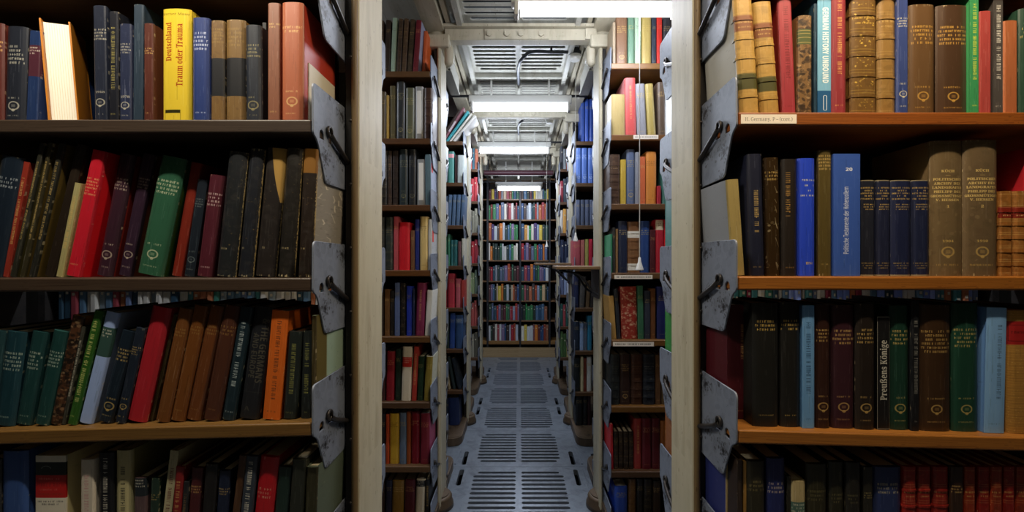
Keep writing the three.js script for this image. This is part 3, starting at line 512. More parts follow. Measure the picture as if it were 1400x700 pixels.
row("teal trio's shelf", 0, B1, l3, [
  [-42, -14, 452, 22, '#22444a', 't', 'dark teal cloth book'],
  [-13, 14.5, 454, 17, '#1d4450', 't', 'teal book, broad and bluish', { g: '#b9c4b4', n: 5, y: 0.22 }],
  [16, 40, 454, 23, '#1f4a4a', 't', 'teal volume 2', { g: '#b9c4b4', n: 5, y: 0.22 }],
  [41.5, 63, 453, 27, '#1f4c4a', 't', 'teal volume 3', { g: '#b9c4b4', n: 5, y: 0.22 }],
  [64, 80, 432, 34, '#5c3a24', 'mot', 'mottled brown leather book', { side: '#a8702c' }],
  [81, 87, 447, 28, '#46463c', 'v', 'thin grey-black book', { g: PALE, one: 1 }],
  [88, 101, 425, 38, '#2c5a1e', 'v', 'green book with yellow vertical title', { g: '#c9c87a', up: 1, a: 0.08, z: 0.8 }],
  [103, 122, 427, 38, '#9cb4e6', 'band', 'pale blue book with dark label', { k: '#33504a', a: 0.14, z: 0.4, side: '#8a9ab4' }],
  [129, 151, 453, 34, '#1a2838', 'e', 'dark navy book with gilt crest'],
  [153.5, 168, 449, 30, '#212c3c', 'e', 'dark blue-grey book'],
  [169, 196, 420, 38, '#a8202c', 'b', 'red leaning book', { side: '#a01c1c' }],
  [201, 207, 430, 34, '#4a4020', 'b', 'thin olive book', { in: 0.01 }],
  [208.5, 228, 422, 33, '#6e4422', 't', 'brown leather book', { g: '#8a6a3a', gloss: 1 }],
  [229, 249, 418, 33, '#70431f', 't', 'brown leather book', { g: '#8a6a3a', gloss: 1 }],
  [250.5, 272, 418, 33, '#683c20', 't', 'brown leather book', { g: '#8a6a3a', gloss: 1 }],
  [274, 297, 418, 32, '#5c382a', 't', 'dark brown leather book', { g: '#8a6a3a', gloss: 1 }],
  [300, 318, 420, 27, '#1d323c', 'v', 'blue-black book with white title', { g: '#b9c4c4' }],
  [323.5, 352, 420, 26, '#23252b', 'gerE', 'broad black book with grey capitals', { side: '#16181c' }],
  [357.5, 381, 425, 21, '#d0641e', 'v', 'orange book with dark title', { g: '#6a3a20', a: 0.08, z: 0.82, flat: 1 }],
  [384, 404, 454, 12, '#262e2c', 'v', 'black-green book', { g: '#8a8a4a' }],
  [409, 423, 453, 6, '#232a28', 'v', 'narrow black book', { g: '#8a8a4a' }],
  [424, 430, 432, 1, '#4a4022', 'b', 'olive book with pale green side board', { side: '#8fa592', hinge: '#5c5128' }],
], { group: 'books on the nearest stacks' });
const b4 = VY + 0.615 * F / B1;
row("under the teal trio's shelf", 0, B1, flatAt(b4), [
  [-30, -4, 630, 0, '#2c2c30', 'b', 'black book'], [-2, 33, 618, 0, '#34508a', 'b', 'plain blue book'],
  [46, 88, 624, 0, '#dcd6c4', 'dict', 'white-jacketed book with black and red bands', { solo: 1, side: '#d6c890', flat: 1 }],
  [106, 126, 630, 0, '#cfc6b6', 'v', 'pinkish white book', { g: '#c09090' }],
  [131, 153, 620, 0, '#14141a', 'v', 'black book with white capitals', { g: '#d6d2c2', a: 0.05, z: 0.9 }],
  [155, 177, 617, 0, '#b9b184', 'v', 'cream book with black capitals', { g: '#3a3828', side: '#8a8456' }],
  [180, 198, 655, 0, '#5a4648', 'band', 'brown book with black label', { k: '#20262c', a: 0, z: 0.2 }],
  [199, 211, 655, 5, '#2a4034', 't', 'dark green book'],
  [212, 224, 617, 21, '#b4ac88', 'v', 'cream book with two-colour title', { g: '#5a2a22', flat: 1 }],
  [227, 239, 640, 12, '#7c1c1c', 'v', 'dark red book'],
  [240, 248, 660, 9, '#26262a', 'v', 'thin black book', { g: '#8a6a3a' }],
  [249, 266, 641, 10, '#561e20', 't', 'maroon book'],
  [268, 286, 636, 10, '#1e1c1c', 'b', 'black book'],
  [288, 304, 645, 9, '#1a2440', 't', 'navy book'],
  [306, 317, 624, 20, '#5a3a20', 'b', 'brown leaning book'],
  [318, 335, 625, 16, '#3c4654', 'v', 'grey-blue book with white title', { g: '#d6d2c2', a: 0.05, z: 0.8 }],
  [337, 363, 626, 18, '#b0141e', 't', 'red book with pale title', { g: '#c99a80', y: 0.28 }],
  [366, 386, 640, 14, '#1f3630', 'b', 'dark green leaning book'],
  [388, 408, 630, 12, '#2e3228', 'b', 'grey-black book'],
  [412, 428, 640, 5, '#39361e', 'b', 'dark olive book with sticker', { side: '#5b6656', tag: [0.055, 0.198, 0.024, 0.016] }],
], { group: 'books on the nearest stacks' });

// ---- nearest stack, ledge side
row("gilt calf book's shelf", 1, B1, flatAt(sy(153)), [
  [1014, 1041, -12, -11, '#b08c48', 'rib', 'tan vellum book with dark lower label', { panels: { 1: '#4c4a26', 4: '#7a4a2a' }, side: '#b9b8b0' }],
  [1042.5, 1069, 1, -12, '#ac8844', 'rib', 'tan vellum book with red upper label', { panels: { 1: '#4c4a26', 4: '#7a4a2a' } }],
  [1071, 1091.5, -16, -7, '#96323a', 'v', 'red book with dark vertical title', { g: '#6a1a20', side: '#7c1c24' }],
  [1092.5, 1113, 20, 0, '#7a5c38', 'mot', 'short mottled calf book', { lab: '#4c5630', k: '#2c2016' }],
  [1114, 1118.5, 4, 0, '#24465c', 'b', 'thin dark blue book'],
  [1119, 1138, -28, 0, '#7cb4d4', 'german', 'pale blue paperback with white capitals', { flat: 1, gloss: 1, side: '#2f5f86' }],
  [1139, 1160, -25, 0, '#8c3238', 'v', 'red book with gilt vertical title', { up: 0, g: '#d6a85c' }],
  [1165.5, 1202, -20, 0, '#6b4e24', 'rib', 'thick gilt calf book with raised bands', { orn: 1, g: '#dcb850', solo: 0, wear: 70 }],
  [1203, 1227.5, -14, 0, '#8c6b38', 'rib', 'pale calf book', { g: '#c0a060' }],
  [1229, 1245, -10, 0, '#33437a', 'e', 'blue book with cream crest', { g: '#d9cfa8' }],
  [1246.5, 1282, 5, 0, '#5e4428', 'e', 'large scuffed brown calf book', { g: '#c99c48', wear: 90, n: 5, y: 0.19 }],
  [1284, 1327, 6, 0, '#523a26', 'e', 'largest scuffed brown calf book', { g: '#d2a44a', wear: 100, n: 5, y: 0.19 }],
  [1328.5, 1340.5, -20, 0, '#3a8f58', 'v', 'bright green book', { g: '#d8d44a', flat: 1 }],
  [1341.5, 1359.5, 14, 0, '#a64440', 'b', 'plain red book'],
  [1360.5, 1374, -18, 0, '#4a4644', 'v', 'grey book with white title', { g: '#e0ded4', flat: 1 }],
  [1375.5, 1396, 27, 0, '#a8623c', 'b', 'rust-orange book'],
  [1398, 1426, 10, 0, '#2a4c3c', 't', 'dark green book'], [1427, 1450, 16, 0, '#4a3420', 't', 'brown book'],
], { group: 'books on the nearest stacks' });
row("royal blue book's shelf", 1, B1, flatAt(sy(378)), [
  [1003, 1021, 245, -9, '#a08e58', 'b', 'tan book with grey side board', { side: '#8d929a', in: 0.012 }],
  [1027, 1048, 210, -4, '#20253c', 'v', 'navy book with gilt vertical title', { a: 0.3, z: 0.65 }],
  [1049, 1070, 215, -3, '#3c2c18', 'jacket', 'brown book in crinkled clear jacket', { gloss: 1 }],
  [1071, 1092, 217, 0, '#2c2520', 'v', 'black-brown book with letter M', { cx: 0.4, a: 0.1, z: 0.5, g: '#b58a48' }],
  [1093, 1117, 216, 0, '#2848d0', 'blueT', 'royal blue book', {}],
  [1120, 1140, 205, 0, '#574a24', 't', 'dark olive and gold book', { y: 0.04, n: 5, side: '#2c2e22' }],
  [1141, 1178, 210, 0, '#3a5cb0', 'polit', 'broad blue book with white vertical title', { flat: 1 }],
  [1179, 1199, 246, 0, '#262a38', 'navy4', 'navy uniform volume', {}], [1200, 1221, 246, 0, '#252b48', 'navy4', 'navy uniform volume', {}],
  [1222, 1249, 246, 0, '#232b50', 'navy4', 'navy uniform volume', {}], [1250, 1274.5, 246, 0, '#232b4c', 'navy4', 'navy uniform volume', {}],
  [1275.5, 1320.5, 192, 0, '#6e5c40', 'kuech', 'tall grey-brown archive volume numbered 1', { vol: '1', year: '1904' }],
  [1321.5, 1369, 191, 0, '#67563e', 'kuech', 'tall grey-brown archive volume numbered 2', { vol: '2', year: '1910' }],
  [1370, 1388, 261, 0, '#96622c', 'rib', 'short tan calf book with red label', { panels: { 4: '#7a2418' }, g: '#e6cc8a' }],
  [1389, 1411, 261, 0, '#9a6630', 'rib', 'short tan calf book with red label', { panels: { 4: '#7a2418' }, g: '#e6cc8a' }],
  [1414, 1440, 200, 0, '#a81e2a', 't', 'tall red book'],
], { group: 'books on the nearest stacks' });
const r3 = (x) => sy(588 + (x - 1008) * 0.0265);
row("black pair's shelf", 1, B1, r3, [
  [995, 1027, 417, 0, '#5c1c26', 'v', 'maroon book with gilt vertical title', { in: 0.042, D: 0.14, cx: 0.62, a: 0.16, z: 0.5, flat: 1 }],
  [1031, 1067, 415, 0, '#22211f', 't', 'broad black volume 1', { n: 3, y: 0.14, g: '#d6b45c' }],
  [1068.5, 1096.5, 414, 0, '#22211f', 't', 'narrower black volume 2', { n: 3, y: 0.14, g: '#d6b45c' }],
  [1098, 1115, 418, 0, '#6a9cd0', 'v', 'narrow pale blue paperback', { flat: 1, g: '#33547a', side: '#4a74a0' }],
  [1116.5, 1138, 417, 0, '#3c221a', 'e', 'dark brown book with gilt crest', { n: 4 }],
  [1139.5, 1171, 418, 0, '#42222c', 'e', 'purple-brown book with gilt crest', { n: 4 }],
  [1173, 1199.5, 416, 0, '#2c241e', 'e', 'black-brown book with gilt crest', { n: 4 }],
  [1201, 1218.5, 433, 0, '#1c1c1e', 'preuss', 'black book with white frame and title', { flat: 1 }],
  [1220, 1246, 418, 0, '#1d4436', 'e', 'green book with gilt crest', { n: 4 }],
  [1248, 1260, 412, 0, '#1a1c22', 'v', 'thin black book', { g: '#8a8a84' }],
  [1261.5, 1304, 418, 0, '#46301c', 'e', 'broad brown book with gilt crest', { n: 6, wear: 50 }],
  [1305.5, 1342, 415, 0, '#1f4c3c', 'e', 'broad green book with gilt crest', { n: 5 }],
  [1347, 1375, 421, 4, '#82b2e6', 'v', 'broad pale blue paperback', { flat: 1, g: '#4a6a92', side: '#5c86c0', cx: 0.62 }],
  [1381, 1412, 425, 0, '#b88a44', 'weave', 'tan book of woven texture with red label', {}],
  [1414, 1444, 420, 0, '#4a2c1c', 't', 'brown cloth book'],
], { group: 'books on the nearest stacks' });
row("under the black pair's shelf", 1, B1, flatAt(b4), [
  [994, 1008, 630, 0, '#b09a6a', 'b', 'cream-spined book with blue side', { side: '#2c3470', wear: 60, in: 0.042 }],
  [1009, 1016, 630, 0, '#3a2c24', 'b', 'thin dark brown book'], [1017, 1022, 632, 0, '#9a7436', 'b', 'thin tan book'],
  [1023, 1048, 632, 0, '#33301f', 't', 'dark olive book', { g: '#7a7048' }],
  [1050, 1076, 628, 0, '#26306e', 't', 'navy book with pale title', { g: '#c9b8a0', y: 0.22 }],
  [1077, 1083, 652, 0, '#2c2a20', 'b', 'thin black book'],
  [1084, 1104, 659, 0, '#b9a87a', 'band', 'short cream book with green foot', { k: '#4c6a60', a: 0.24, z: 0.5 }],
  [1105, 1133, 636, 0, '#35321c', 't', 'olive-black book', { g: '#5e5a3a', y: 0.25 }],
  [1135, 1157, 633, 0, '#2f2d1e', 't', 'olive-black book', { g: '#6a6440', y: 0.3 }],
  [1159, 1180, 634, 0, '#26241e', 't', 'black cloth book', { g: '#5e5a3a', y: 0.3 }],
  [1182, 1196, 640, 0, '#2c2a22', 't', 'narrow black book', { g: '#9a8c5a', y: 0.25 }],
  [1198, 1236, 640, 0, '#2f3f74', 't', 'broad navy book', { g: '#b9b08a', n: 3, y: 0.16 }],
  ...[[1238, 1256], [1258, 1276], [1279, 1301]].map(([a, b]) => [a, b, 640, 0, '#8c2016', 'rib', 'red leather volume', { noband: 0 }]),
  [1303, 1321, 640, 0, '#3a2418', 't', 'dark brown book'],
  ...[[1322, 1337], [1341, 1357], [1359, 1374], [1376, 1391], [1393, 1410]].map(([a, b], i) => [a, b, 640, 0, i % 2 ? '#86180f' : '#8a2c12', 'rib', 'narrow red leather volume', { noband: 1 }]),
  [1412, 1436, 640, 0, '#5a2016', 't', 'red-brown book'],
], { group: 'books on the nearest stacks' });

// ---- second stacks
const B2 = D2 + 0.02, s2 = (y) => flatAt(VY + (y - VY) * D2 / B2), small2 = { big: false, D: 0.17, group: 'books on the second stacks' };
const W2L = ['top shelf', 'second shelf', 'third shelf', 'fourth shelf', 'fifth shelf', 'sixth shelf', 'seventh shelf', 'eighth shelf'];
const rows2L = [[97, [
  [515, 524, 27, 0, '#4a3a2c', 'rib', 'brown leather book'], [525, 532, 27, 2, '#3c3026', 't', 'dark brown book'], [533, 540, 24, 3, '#9fb8a4', 't', 'pale green book', { g: '#5a6a5c' }], [541, 547, 25, 4, '#4a382a', 'rib', 'brown leather book', { noband: 1 }], [548, 554.5, 25, 4, '#54402e', 'rib', 'brown leather book', { noband: 1 }], [555.5, 562.5, 26, 5, '#4c3e2e', 'rib', 'dark brown leather book', { noband: 1 }], [563.5, 571, 27, 5, '#74202e', 't', 'maroon book with grey side', { side: '#8d94ae' }], [576, 581, 42, 3, '#c85a28', 'b', 'orange book', { in: 0.05 }]]],
[189, [
  [518, 527, 125, 0, '#5a4a30', 't', 'brown book'], [528, 531.5, 130, 0, '#b08a2c', 'b', 'thin ochre book'], [532.5, 540.5, 117, 0, '#5c5436', 't', 'olive-brown book'], [541.5, 553, 111, 0, '#33383a', 'e', 'dark grey book with crest', { g: '#a89c6a' }], [554, 566, 119.6, 0, '#5e6048', 'e', 'olive book with crest', { g: '#b0a468' }], [567, 578.5, 118, 0, '#9c9c9a', 'strip', 'grey book with white strip'], [579.5, 591, 119.6, 0, '#4c3026', 'rib', 'dark brown banded book', { g: '#9a8a72' }]]],
[280, [
  [518, 529, 206, 0, '#2c2824', 'rib', 'black leather book'], [530, 535, 206, 0, '#453226', 'rib', 'thin ribbed brown book', { noband: 1 }], [536, 544, 206, 0, '#352a24', 'rib', 'ribbed dark brown book', { g: '#7a6a50' }], [545.5, 557, 204, 0, '#2c3a3c', 'e', 'green-black book with crest', { g: '#8e8458' }], [558, 568.5, 204, 0, '#262a2e', 'e', 'black book with crest', { g: '#7a7250' }], [569.5, 581, 217.6, 0, '#8d9090', 'strip', 'grey book with white strip'], [581.5, 589.5, 211, -1, '#5a747e', 'b', 'blue-grey book with pink sticker', { side: '#aab4cc', tag: [0.03, 0.17, 0.03, 0.04] }]]],
[369.5, [
  [512, 525, 297, 0, '#2c3230', 'rib', 'green-black leather book', { noband: 1 }], [526, 536.5, 297, 0, '#343c38', 'rib', 'dark grey-green book', { noband: 1 }], [537.5, 544.5, 296, 0, '#b85058', 't', 'pinkish red book'], [545, 560, 304, 0, '#d01c28', 'b', 'plain bright red book'], [561, 566.5, 315, 0, '#6e4a30', 't', 'short brown book'], [567, 573, 300, 0, '#26348c', 't', 'blue book'], [574, 584.5, 296, 0, '#d8bd7c', 't', 'pale yellow book', { g: '#8a6a3a' }], [585, 590, 300, 0, '#c3c4c0', 'b', 'grey book with pink sticker', { side: '#b4b8bc', tag: [0.03, 0.15, 0.03, 0.05] }]]],
[460.5, [
  [514, 524, 396, 0, '#3a3028', 't', 'dark brown book'], [525, 532.5, 396, 0, '#6a4826', 't', 'tan-brown book'], [533, 538.5, 398, 0, '#2a2622', 't', 'thin black book'], [539, 546, 387, 0, '#5a6a92', 't', 'slate blue book'], [546.5, 554, 387, 0, '#262420', 'mot', 'black flaked book', {}], [555, 563, 391.5, 0, '#2438a8', 't', 'blue book'], [564, 566.5, 395, 0, '#222c50', 'b', 'thin navy book'], [567, 579, 387, 2.5, '#7c2a4c', 'v', 'plum book'], [580, 588, 397, 3.5, '#d8d8d0', 'b', 'white book', { side: '#dcdcd6' }]]],
[550.5, [
  [516, 526, 481, 0, '#4a2a26', 't', 'brown book'], [527, 538, 481, 1, '#8c1e28', 't', 'dark red book'], [539.5, 547, 477.5, 1, '#26382c', 't', 'dark green book'], [548, 561, 474, 2, '#dcd2ba', 'band', 'cream book with red label', { k: '#c0281e', a: 0.2, z: 0.38 }], [562, 568.5, 474, 4, '#b03a30', 'v', 'red book'], [569.5, 577.5, 488, 2, '#23402a', 't', 'green book'], [579, 588.5, 488, 3, '#8c7c34', 't', 'olive-gold book', { side: '#c3c4b0' }]]],
[638, [
  [516, 526, 566, 0, '#2c2a30', 't', 'black book'], [527, 531.5, 567, 0, '#c04a20', 'b', 'thin orange-red book'], [532, 545, 566, 0, '#d0a838', 't', 'yellow book', { g: '#8a6a20', gloss: 1 }], [545.5, 555, 565, 0, '#64768e', 't', 'slate blue book'], [555.5, 561, 563, 0, '#9a4a1e', 'b', 'thin orange-brown book'], [561.5, 573, 563, 0, '#7c1c2a', 't', 'dark red book', { gloss: 1 }], [574, 587, 566, 0, '#7c2434', 't', 'maroon book', { side: '#9c4a6a' }]]],
[712, [
  [515, 525, 660, 0, '#3a2a26', 't', 'brown book'], [526, 534.5, 658, 1, '#23284a', 't', 'navy book'], [535, 551, 658, 1, '#8a6c2e', 't', 'gold-tan book', { gloss: 1 }], [552, 566, 657, 1, '#5c1c28', 't', 'maroon book'], [567, 579, 656, 2, '#cfc8b4', 'band', 'cream book with black label', { k: '#20242a', a: 0.04, z: 0.2 }], [581, 587, 657, 0, '#23262c', 'v', 'thin black book']]]];
rows2L.forEach(([y, list], n) => row(`${W2L[n]}, second stack, yellow-book side`, 0, B2, s2(y), list, small2));
const rows2R = [[86, [
  [838, 842, 30, 0, '#9a8870', 'b', 'thin fawn book'], [843, 858, 22, 0, '#7c5c44', 'e', 'brown book with crest'], [859, 868, 22, 0, '#6a8c74', 't', 'green book'], [868.5, 877, 22, 0, '#a4bca0', 't', 'pale green book', { g: '#6a7a60' }], [878, 891, 22, 0, '#b09a58', 't', 'tan book'], [891.5, 898, 24, 0, '#3c4454', 't', 'slate book'], [898.5, 906, 22, 0, '#c83028', 't', 'red book'], [907, 918, 24, 0, '#3c3a40', 't', 'black book']]],
[184, [
  [836, 855, 128.6, 0, '#b09a62', 'b', 'tan book with cream side', { side: '#dcd8cc', D: 0.16 }], [856, 871, 106, -2, '#c8504e', 'v', 'red book with pink side', { side: '#d88a8c' }], [872, 885, 114, -4, '#8d8d94', 't', 'leaning grey book'], [887, 898, 114, -4.5, '#a89552', 't', 'leaning tan book'], [901, 912, 112, -2, '#5a4a3c', 't', 'brown book']]],
[278.5, [
  [834, 848, 211, 0, '#4e3426', 'rib', 'ribbed brown calf book', { g: '#c3a878' }], [848.5, 856.5, 218, 0, '#c0a23c', 't', 'yellow book'], [857, 868.5, 204, 0, '#5c6a88', 'e', 'slate blue book with crest'], [869, 874, 208, 0, '#8c8f98', 'b', 'thin grey book'], [875.5, 883, 214, 0, '#c8643c', 't', 'orange-red book'], [883.5, 898, 207, 0, '#d08438', 't', 'orange book', { g: '#8a5020' }], [899, 904, 254, 0, '#a82030', 'b', 'short red book'], [906, 918, 214, 0, '#3c6a60', 'b', 'teal book']]],
[373, [
  [835, 837.5, 320, 0, '#2c7a54', 'b', 'thin green book', { side: '#4a9a74' }], [838, 841.5, 311, 0, '#3a3a36', 't', 'thin black book'], [842, 845.5, 313, 0, '#8a6a44', 't', 'thin tan book'], [846, 858, 302, 0, '#26304a', 't', 'navy book'], [858.5, 875.5, 303, 0, '#7c5434', 'rib', 'calf book with white labels', { panels: { 4: '#e4e0d4', 0: '#e4e0d4' }, g: '#b99a62' }], [876, 889, 302, 0, '#28447c', 't', 'blue book'], [889.5, 896.5, 314, 0, '#5a2026', 't', 'maroon book'], [897, 908, 300, 0, '#b02030', 'band', 'red book with pale label', { k: '#d8c8a8', a: 0.02, z: 0.2, g: '#8a6a5a' }], [908.5, 917, 300, 0, '#cc1c26', 'b', 'plain red book']]],
[465, [
  [836, 843.5, 405, -4, '#b08a4c', 'b', 'leaning tan book'], [844, 849, 395, -4, '#33373c', 't', 'leaning black book'], [850.5, 872.5, 392, -2, '#9c3428', 'mot', 'red book flaked to cream', { k: '#d8c49c', wear: 80 }], [873, 881, 391, -1, '#3a6a4c', 't', 'green book'], [881.5, 889.5, 398, 0, '#3c4250', 't', 'slate book'], [890, 897, 395, 0, '#6a4224', 't', 'brown book'], [899, 915.5, 392, 0, '#232c68', 't', 'broad navy book']]],
[556, [
  [835.5, 847.5, 485, 0, '#23282a', 'rib', 'ribbed black book', { g: '#6a6a5a' }], [848, 862, 485, 0, '#3a2620', 'e', 'dark brown book with crest'], [863, 879.5, 485, 0, '#4c2e1e', 'rib', 'brown leather book', { g: '#8a6a48' }], [880, 896, 485, 0, '#1e2530', 'rib', 'blue-black ribbed book', { g: '#b9b4a0' }], [896.5, 904, 486, 0, '#5a3e26', 't', 'brown book'], [905, 917, 488, 0, '#5c4a30', 't', 'olive-brown book']]],
[645, [
  [835.5, 839, 581, -0.6, '#b02028', 't', 'bright red book', { side: '#b8202c' }], ...[[839.5, 845.5], [846, 852.5], [853, 859.5], [860, 866.5]].map(([a, b]) => [a, b, 591, 0, '#2e2018', 'rib', 'small black-brown volume', { noband: 1 }]), [867, 878, 573, 0, '#9c3630', 'v', 'brick-red book'], [878.5, 891, 573, 0, '#701c26', 't', 'dark red book'], [891.5, 903, 573, 0, '#641c24', 't', 'dark red book'], [903.5, 915, 576, 0, '#9a5a26', 'b', 'orange-brown book']]],
[716, [
  [841, 858, 666, 0, '#2c50b8', 't', 'blue book with yellow pages', { side: '#2444b0' }], [860, 870, 656, 0, '#6a4a28', 'rib', 'brown leather book', { noband: 1 }], [871, 880, 656, 0, '#23252a', 't', 'black book'], [881, 892, 656, 0, '#26241f', 'rib', 'black ribbed book'], [893, 904, 658, 0, '#3a2c22', 't', 'dark brown book']]]];
rows2R.forEach(([y, list], n) => row(`${W2L[n]}, second stack, ledge side`, 1, B2, s2(y), list, small2));

// ---- third stacks
const B3 = D3 + 0.02, s3 = (y) => flatAt(VY + (y - VY) * D3 / B3), small3 = { big: false, D: 0.17, group: 'books on the third stacks' };
const rows3L = [[193, [[598, 602, 150, 29, '#4a3a34', 'b', 'leaning dark brown book'], [603, 606.5, 147, 29, '#8a5a62', 'band', 'leaning rose book', { k: '#d8c8cc', a: 0.4, z: 0.7 }], [607.5, 612, 152, 30, '#3f9aa0', 'b', 'leaning teal book'], [613, 616, 155, 30, '#cfcabc', 'b', 'leaning cream book'], [617, 622, 158, 30, '#c9c6be', 'b', 'leaning pale grey book']]],
[249.5, [[606, 611, 208, 0, '#2c5a54', 't', 'dark teal book'], [612, 620.5, 207, 0, '#4c8a80', 'band', 'teal book with pink label', { k: '#d88a90', a: 0.08, z: 0.2 }], [622, 624, 212, 0, '#4a2a2a', 'b', 'thin maroon book'], [625, 635, 212, 0, '#b4bcb8', 'b', 'pale grey book', { side: '#bcc4c0' }]]],
[308, [[605, 610, 268, 2, '#3c5068', 't', 'blue-grey volume'], ...[[611, 616], [617, 622], [623, 628], [629, 634]].map(([a, b]) => [a, b, 266, 2, '#4c6480', 't', 'blue-grey volume'])]],
[363.5, [[605, 611, 320, 0, '#2c5a44', 't', 'green book'], [612, 615, 320, 0, '#3a7a5c', 't', 'green book'], [616, 620, 328, 0, '#2e6a6a', 't', 'teal book'], [620.5, 625, 328, 0, '#2c6464', 't', 'teal book'], [626, 630, 330, 0, '#6a4a4a', 'b', 'brownish book'], [631, 635, 326, 0, '#c3bfae', 'b', 'cream book']]],
[421, [[605, 611, 376, 0, '#7c2430', 't', 'dark red book'], [612, 621.5, 374, 0, '#b03440', 't', 'red book'], [622.5, 629.5, 381, 0, '#b85a62', 't', 'pinkish red book'], [630, 634.5, 383, 0, '#a83a34', 'b', 'brick-red book']]],
[477.5, [[605, 610, 430, 0, '#2c4a3a', 'b', 'green book'], [611, 613.5, 430, 0, '#3a4a44', 'b', 'thin green book'], [614, 621.5, 428, 1, '#2c4a8c', 't', 'blue book'], [622.5, 633, 431, 0, '#34507a', 'band', 'slate blue book', { k: '#5a7090', a: 0.1, z: 0.25 }]]],
[534, [[605, 610, 490, -4, '#3a342c', 'b', 'dark brown book'], [613, 616, 489, -7, '#9a8a6a', 'b', 'leaning fawn book'], [619, 623, 488, -8, '#2c3a3a', 'b', 'leaning green-black book'], [626, 631, 490, -9, '#26303a', 'b', 'leaning black book']]]];
rows3L.forEach(([y, list], n) => row(`${W2L[n]}, third stack, yellow-book side`, 0, B3, s3(y), list, small3));
const rows3R = [[193, [[795, 799.5, 135, 0, '#34509c', 't', 'blue volume'], [800, 805.5, 135, 0, '#3a5ab4', 't', 'blue volume'], [806, 812, 135, 0, '#3452a4', 't', 'blue volume'], [812.5, 818, 135, 0, '#3452a4', 't', 'blue volume']]],
[250, [[787.5, 795, 202, 0, '#5676bc', 'e', 'light blue volume', { g: '#c9d4ea' }], [795.5, 803.5, 202, 0, '#5070b8', 'e', 'light blue volume', { g: '#c9d4ea' }], [804, 811.5, 202, 0, '#4c6cb4', 'e', 'light blue volume', { g: '#c9d4ea' }], [812, 819, 202, 0, '#4c6cb4', 'e', 'light blue volume', { g: '#c9d4ea' }]]],
[308, [[788, 793.5, 273, 0, '#5c6680', 't', 'grey-blue volume'], [794, 799.5, 273, 0, '#4c566c', 't', 'grey-blue volume'], [800, 806, 273, 0, '#525c74', 't', 'grey-blue volume'], [806.5, 812, 273, 0, '#525c74', 't', 'grey-blue volume']]],
[366, [[784, 794, 328, 0, '#b4545c', 't', 'pinkish red book'], [794.5, 799.5, 328, 0, '#b86a64', 't', 'rose book'], [800, 805, 327, 0, '#a8a058', 't', 'olive-green book'], [805.5, 811, 327, 0, '#b8243c', 'b', 'crimson book']]],
[421, [[785, 791.5, 378, 0, '#28345c', 't', 'navy book'], [792, 799.5, 378, 2, '#4c4a48', 't', 'grey leaning book'], [801, 806, 384, 2, '#5c4a34', 't', 'brown leaning book'], [807, 812, 384, 2, '#33302e', 't', 'black leaning book']]],
[480, [[784, 792, 440, 0, '#2c3a50', 't', 'dark blue book'], [793, 798, 442, 0, '#8ca8d0', 't', 'pale blue book'], [798.5, 803, 442, 0, '#5a6678', 't', 'grey-blue book'], [803.5, 809.5, 432, 0, '#2c7a9c', 't', 'blue-green book']]],
[536.5, [[785, 793, 490, 0, '#22282c', 't', 'black book'], [794, 798, 488, 0, '#d0c49a', 'b', 'cream book'], [798.5, 802, 490, 0, '#7c3a2c', 'b', 'brown book'], [802.5, 809, 488, 0, '#c8ccc8', 't', 'white book']]]];
rows3R.forEach(([y, list], n) => row(`${W2L[n]}, third stack, ledge side`, 1, B3, s3(y), list, small3));
// books standing on the plinths of the third stacks
const pl3 = VY + (EYE - 0.0595) * F / B3;
row('plinth of the third stack, yellow-book side', 0, B3, flatAt(pl3), [[606, 613, 545, 0, '#22304c', 't', 'dark blue book'], [614, 628, 544, -2, '#24386c', 'b', 'broad blue book']], small3);
row('plinth of the third stack, ledge side', 1, B3, flatAt(pl3), [[787, 797, 540, 0, '#1e2428', 't', 'broad black book'], [797.5, 803, 540, 0, '#24282c', 't', 'black book'], [803.5, 808, 540, 0, '#3a2028', 'b', 'dark maroon book']], small3);
// ---- books at the aisle end of the nearest stacks' rear shelves, facing the other way
for (const [s, endX, cols] of [[0, 0.402, [['#c3cbd8', 'pale grey-blue'], ['#b4bccb', 'light grey'], ['#9fb0a6', 'pale green-grey'], ['#4a2430', 'dark maroon']]], [1, 0.426, [['#d6d8dc', 'white'], ['#4a7f7c', 'teal'], ['#2f7d38', 'green'], ['#8a5226', 'orange-brown']]]]) {
  const hs = s ? [0, hy(153, D1), hy(378, D1), hy(588, D1), -0.615] : [0, hy(163, D1), hy(380, D1), hy(578, D1), -0.615];
  cols.forEach(([c, word], i) => {
    let x = endX + 0.007;
    [0.034, 0.028, 0.04].forEach((w, j) => {
      const h = 0.225 - j * 0.012, y = EYE + hs[i + 1] - (i === 2 ? Math.sin(0.0265) * (x + w - endX) : 0), k = s ? 1 : -1;
      const g = book(`${j ? 'brown' : word} book, ${ORD[j + 1]} from the end bracket, rear ${ORD[i + 3]} shelf, nearest stack, ${SIDE[s]}`, 'books on the rear of the nearest stacks', k > 0 ? x : -x - w, k > 0 ? x + w : -x, y, 0, h, 0, { c: j ? '#5a4632' : c, s: 't' }, false, 0.17);
      g.position.z = -1.315; g.rotation.y = Math.PI; x += w + 0.001;
    });
  });
}
[...big, ...small].forEach((a) => { a.t.needsUpdate = true; });

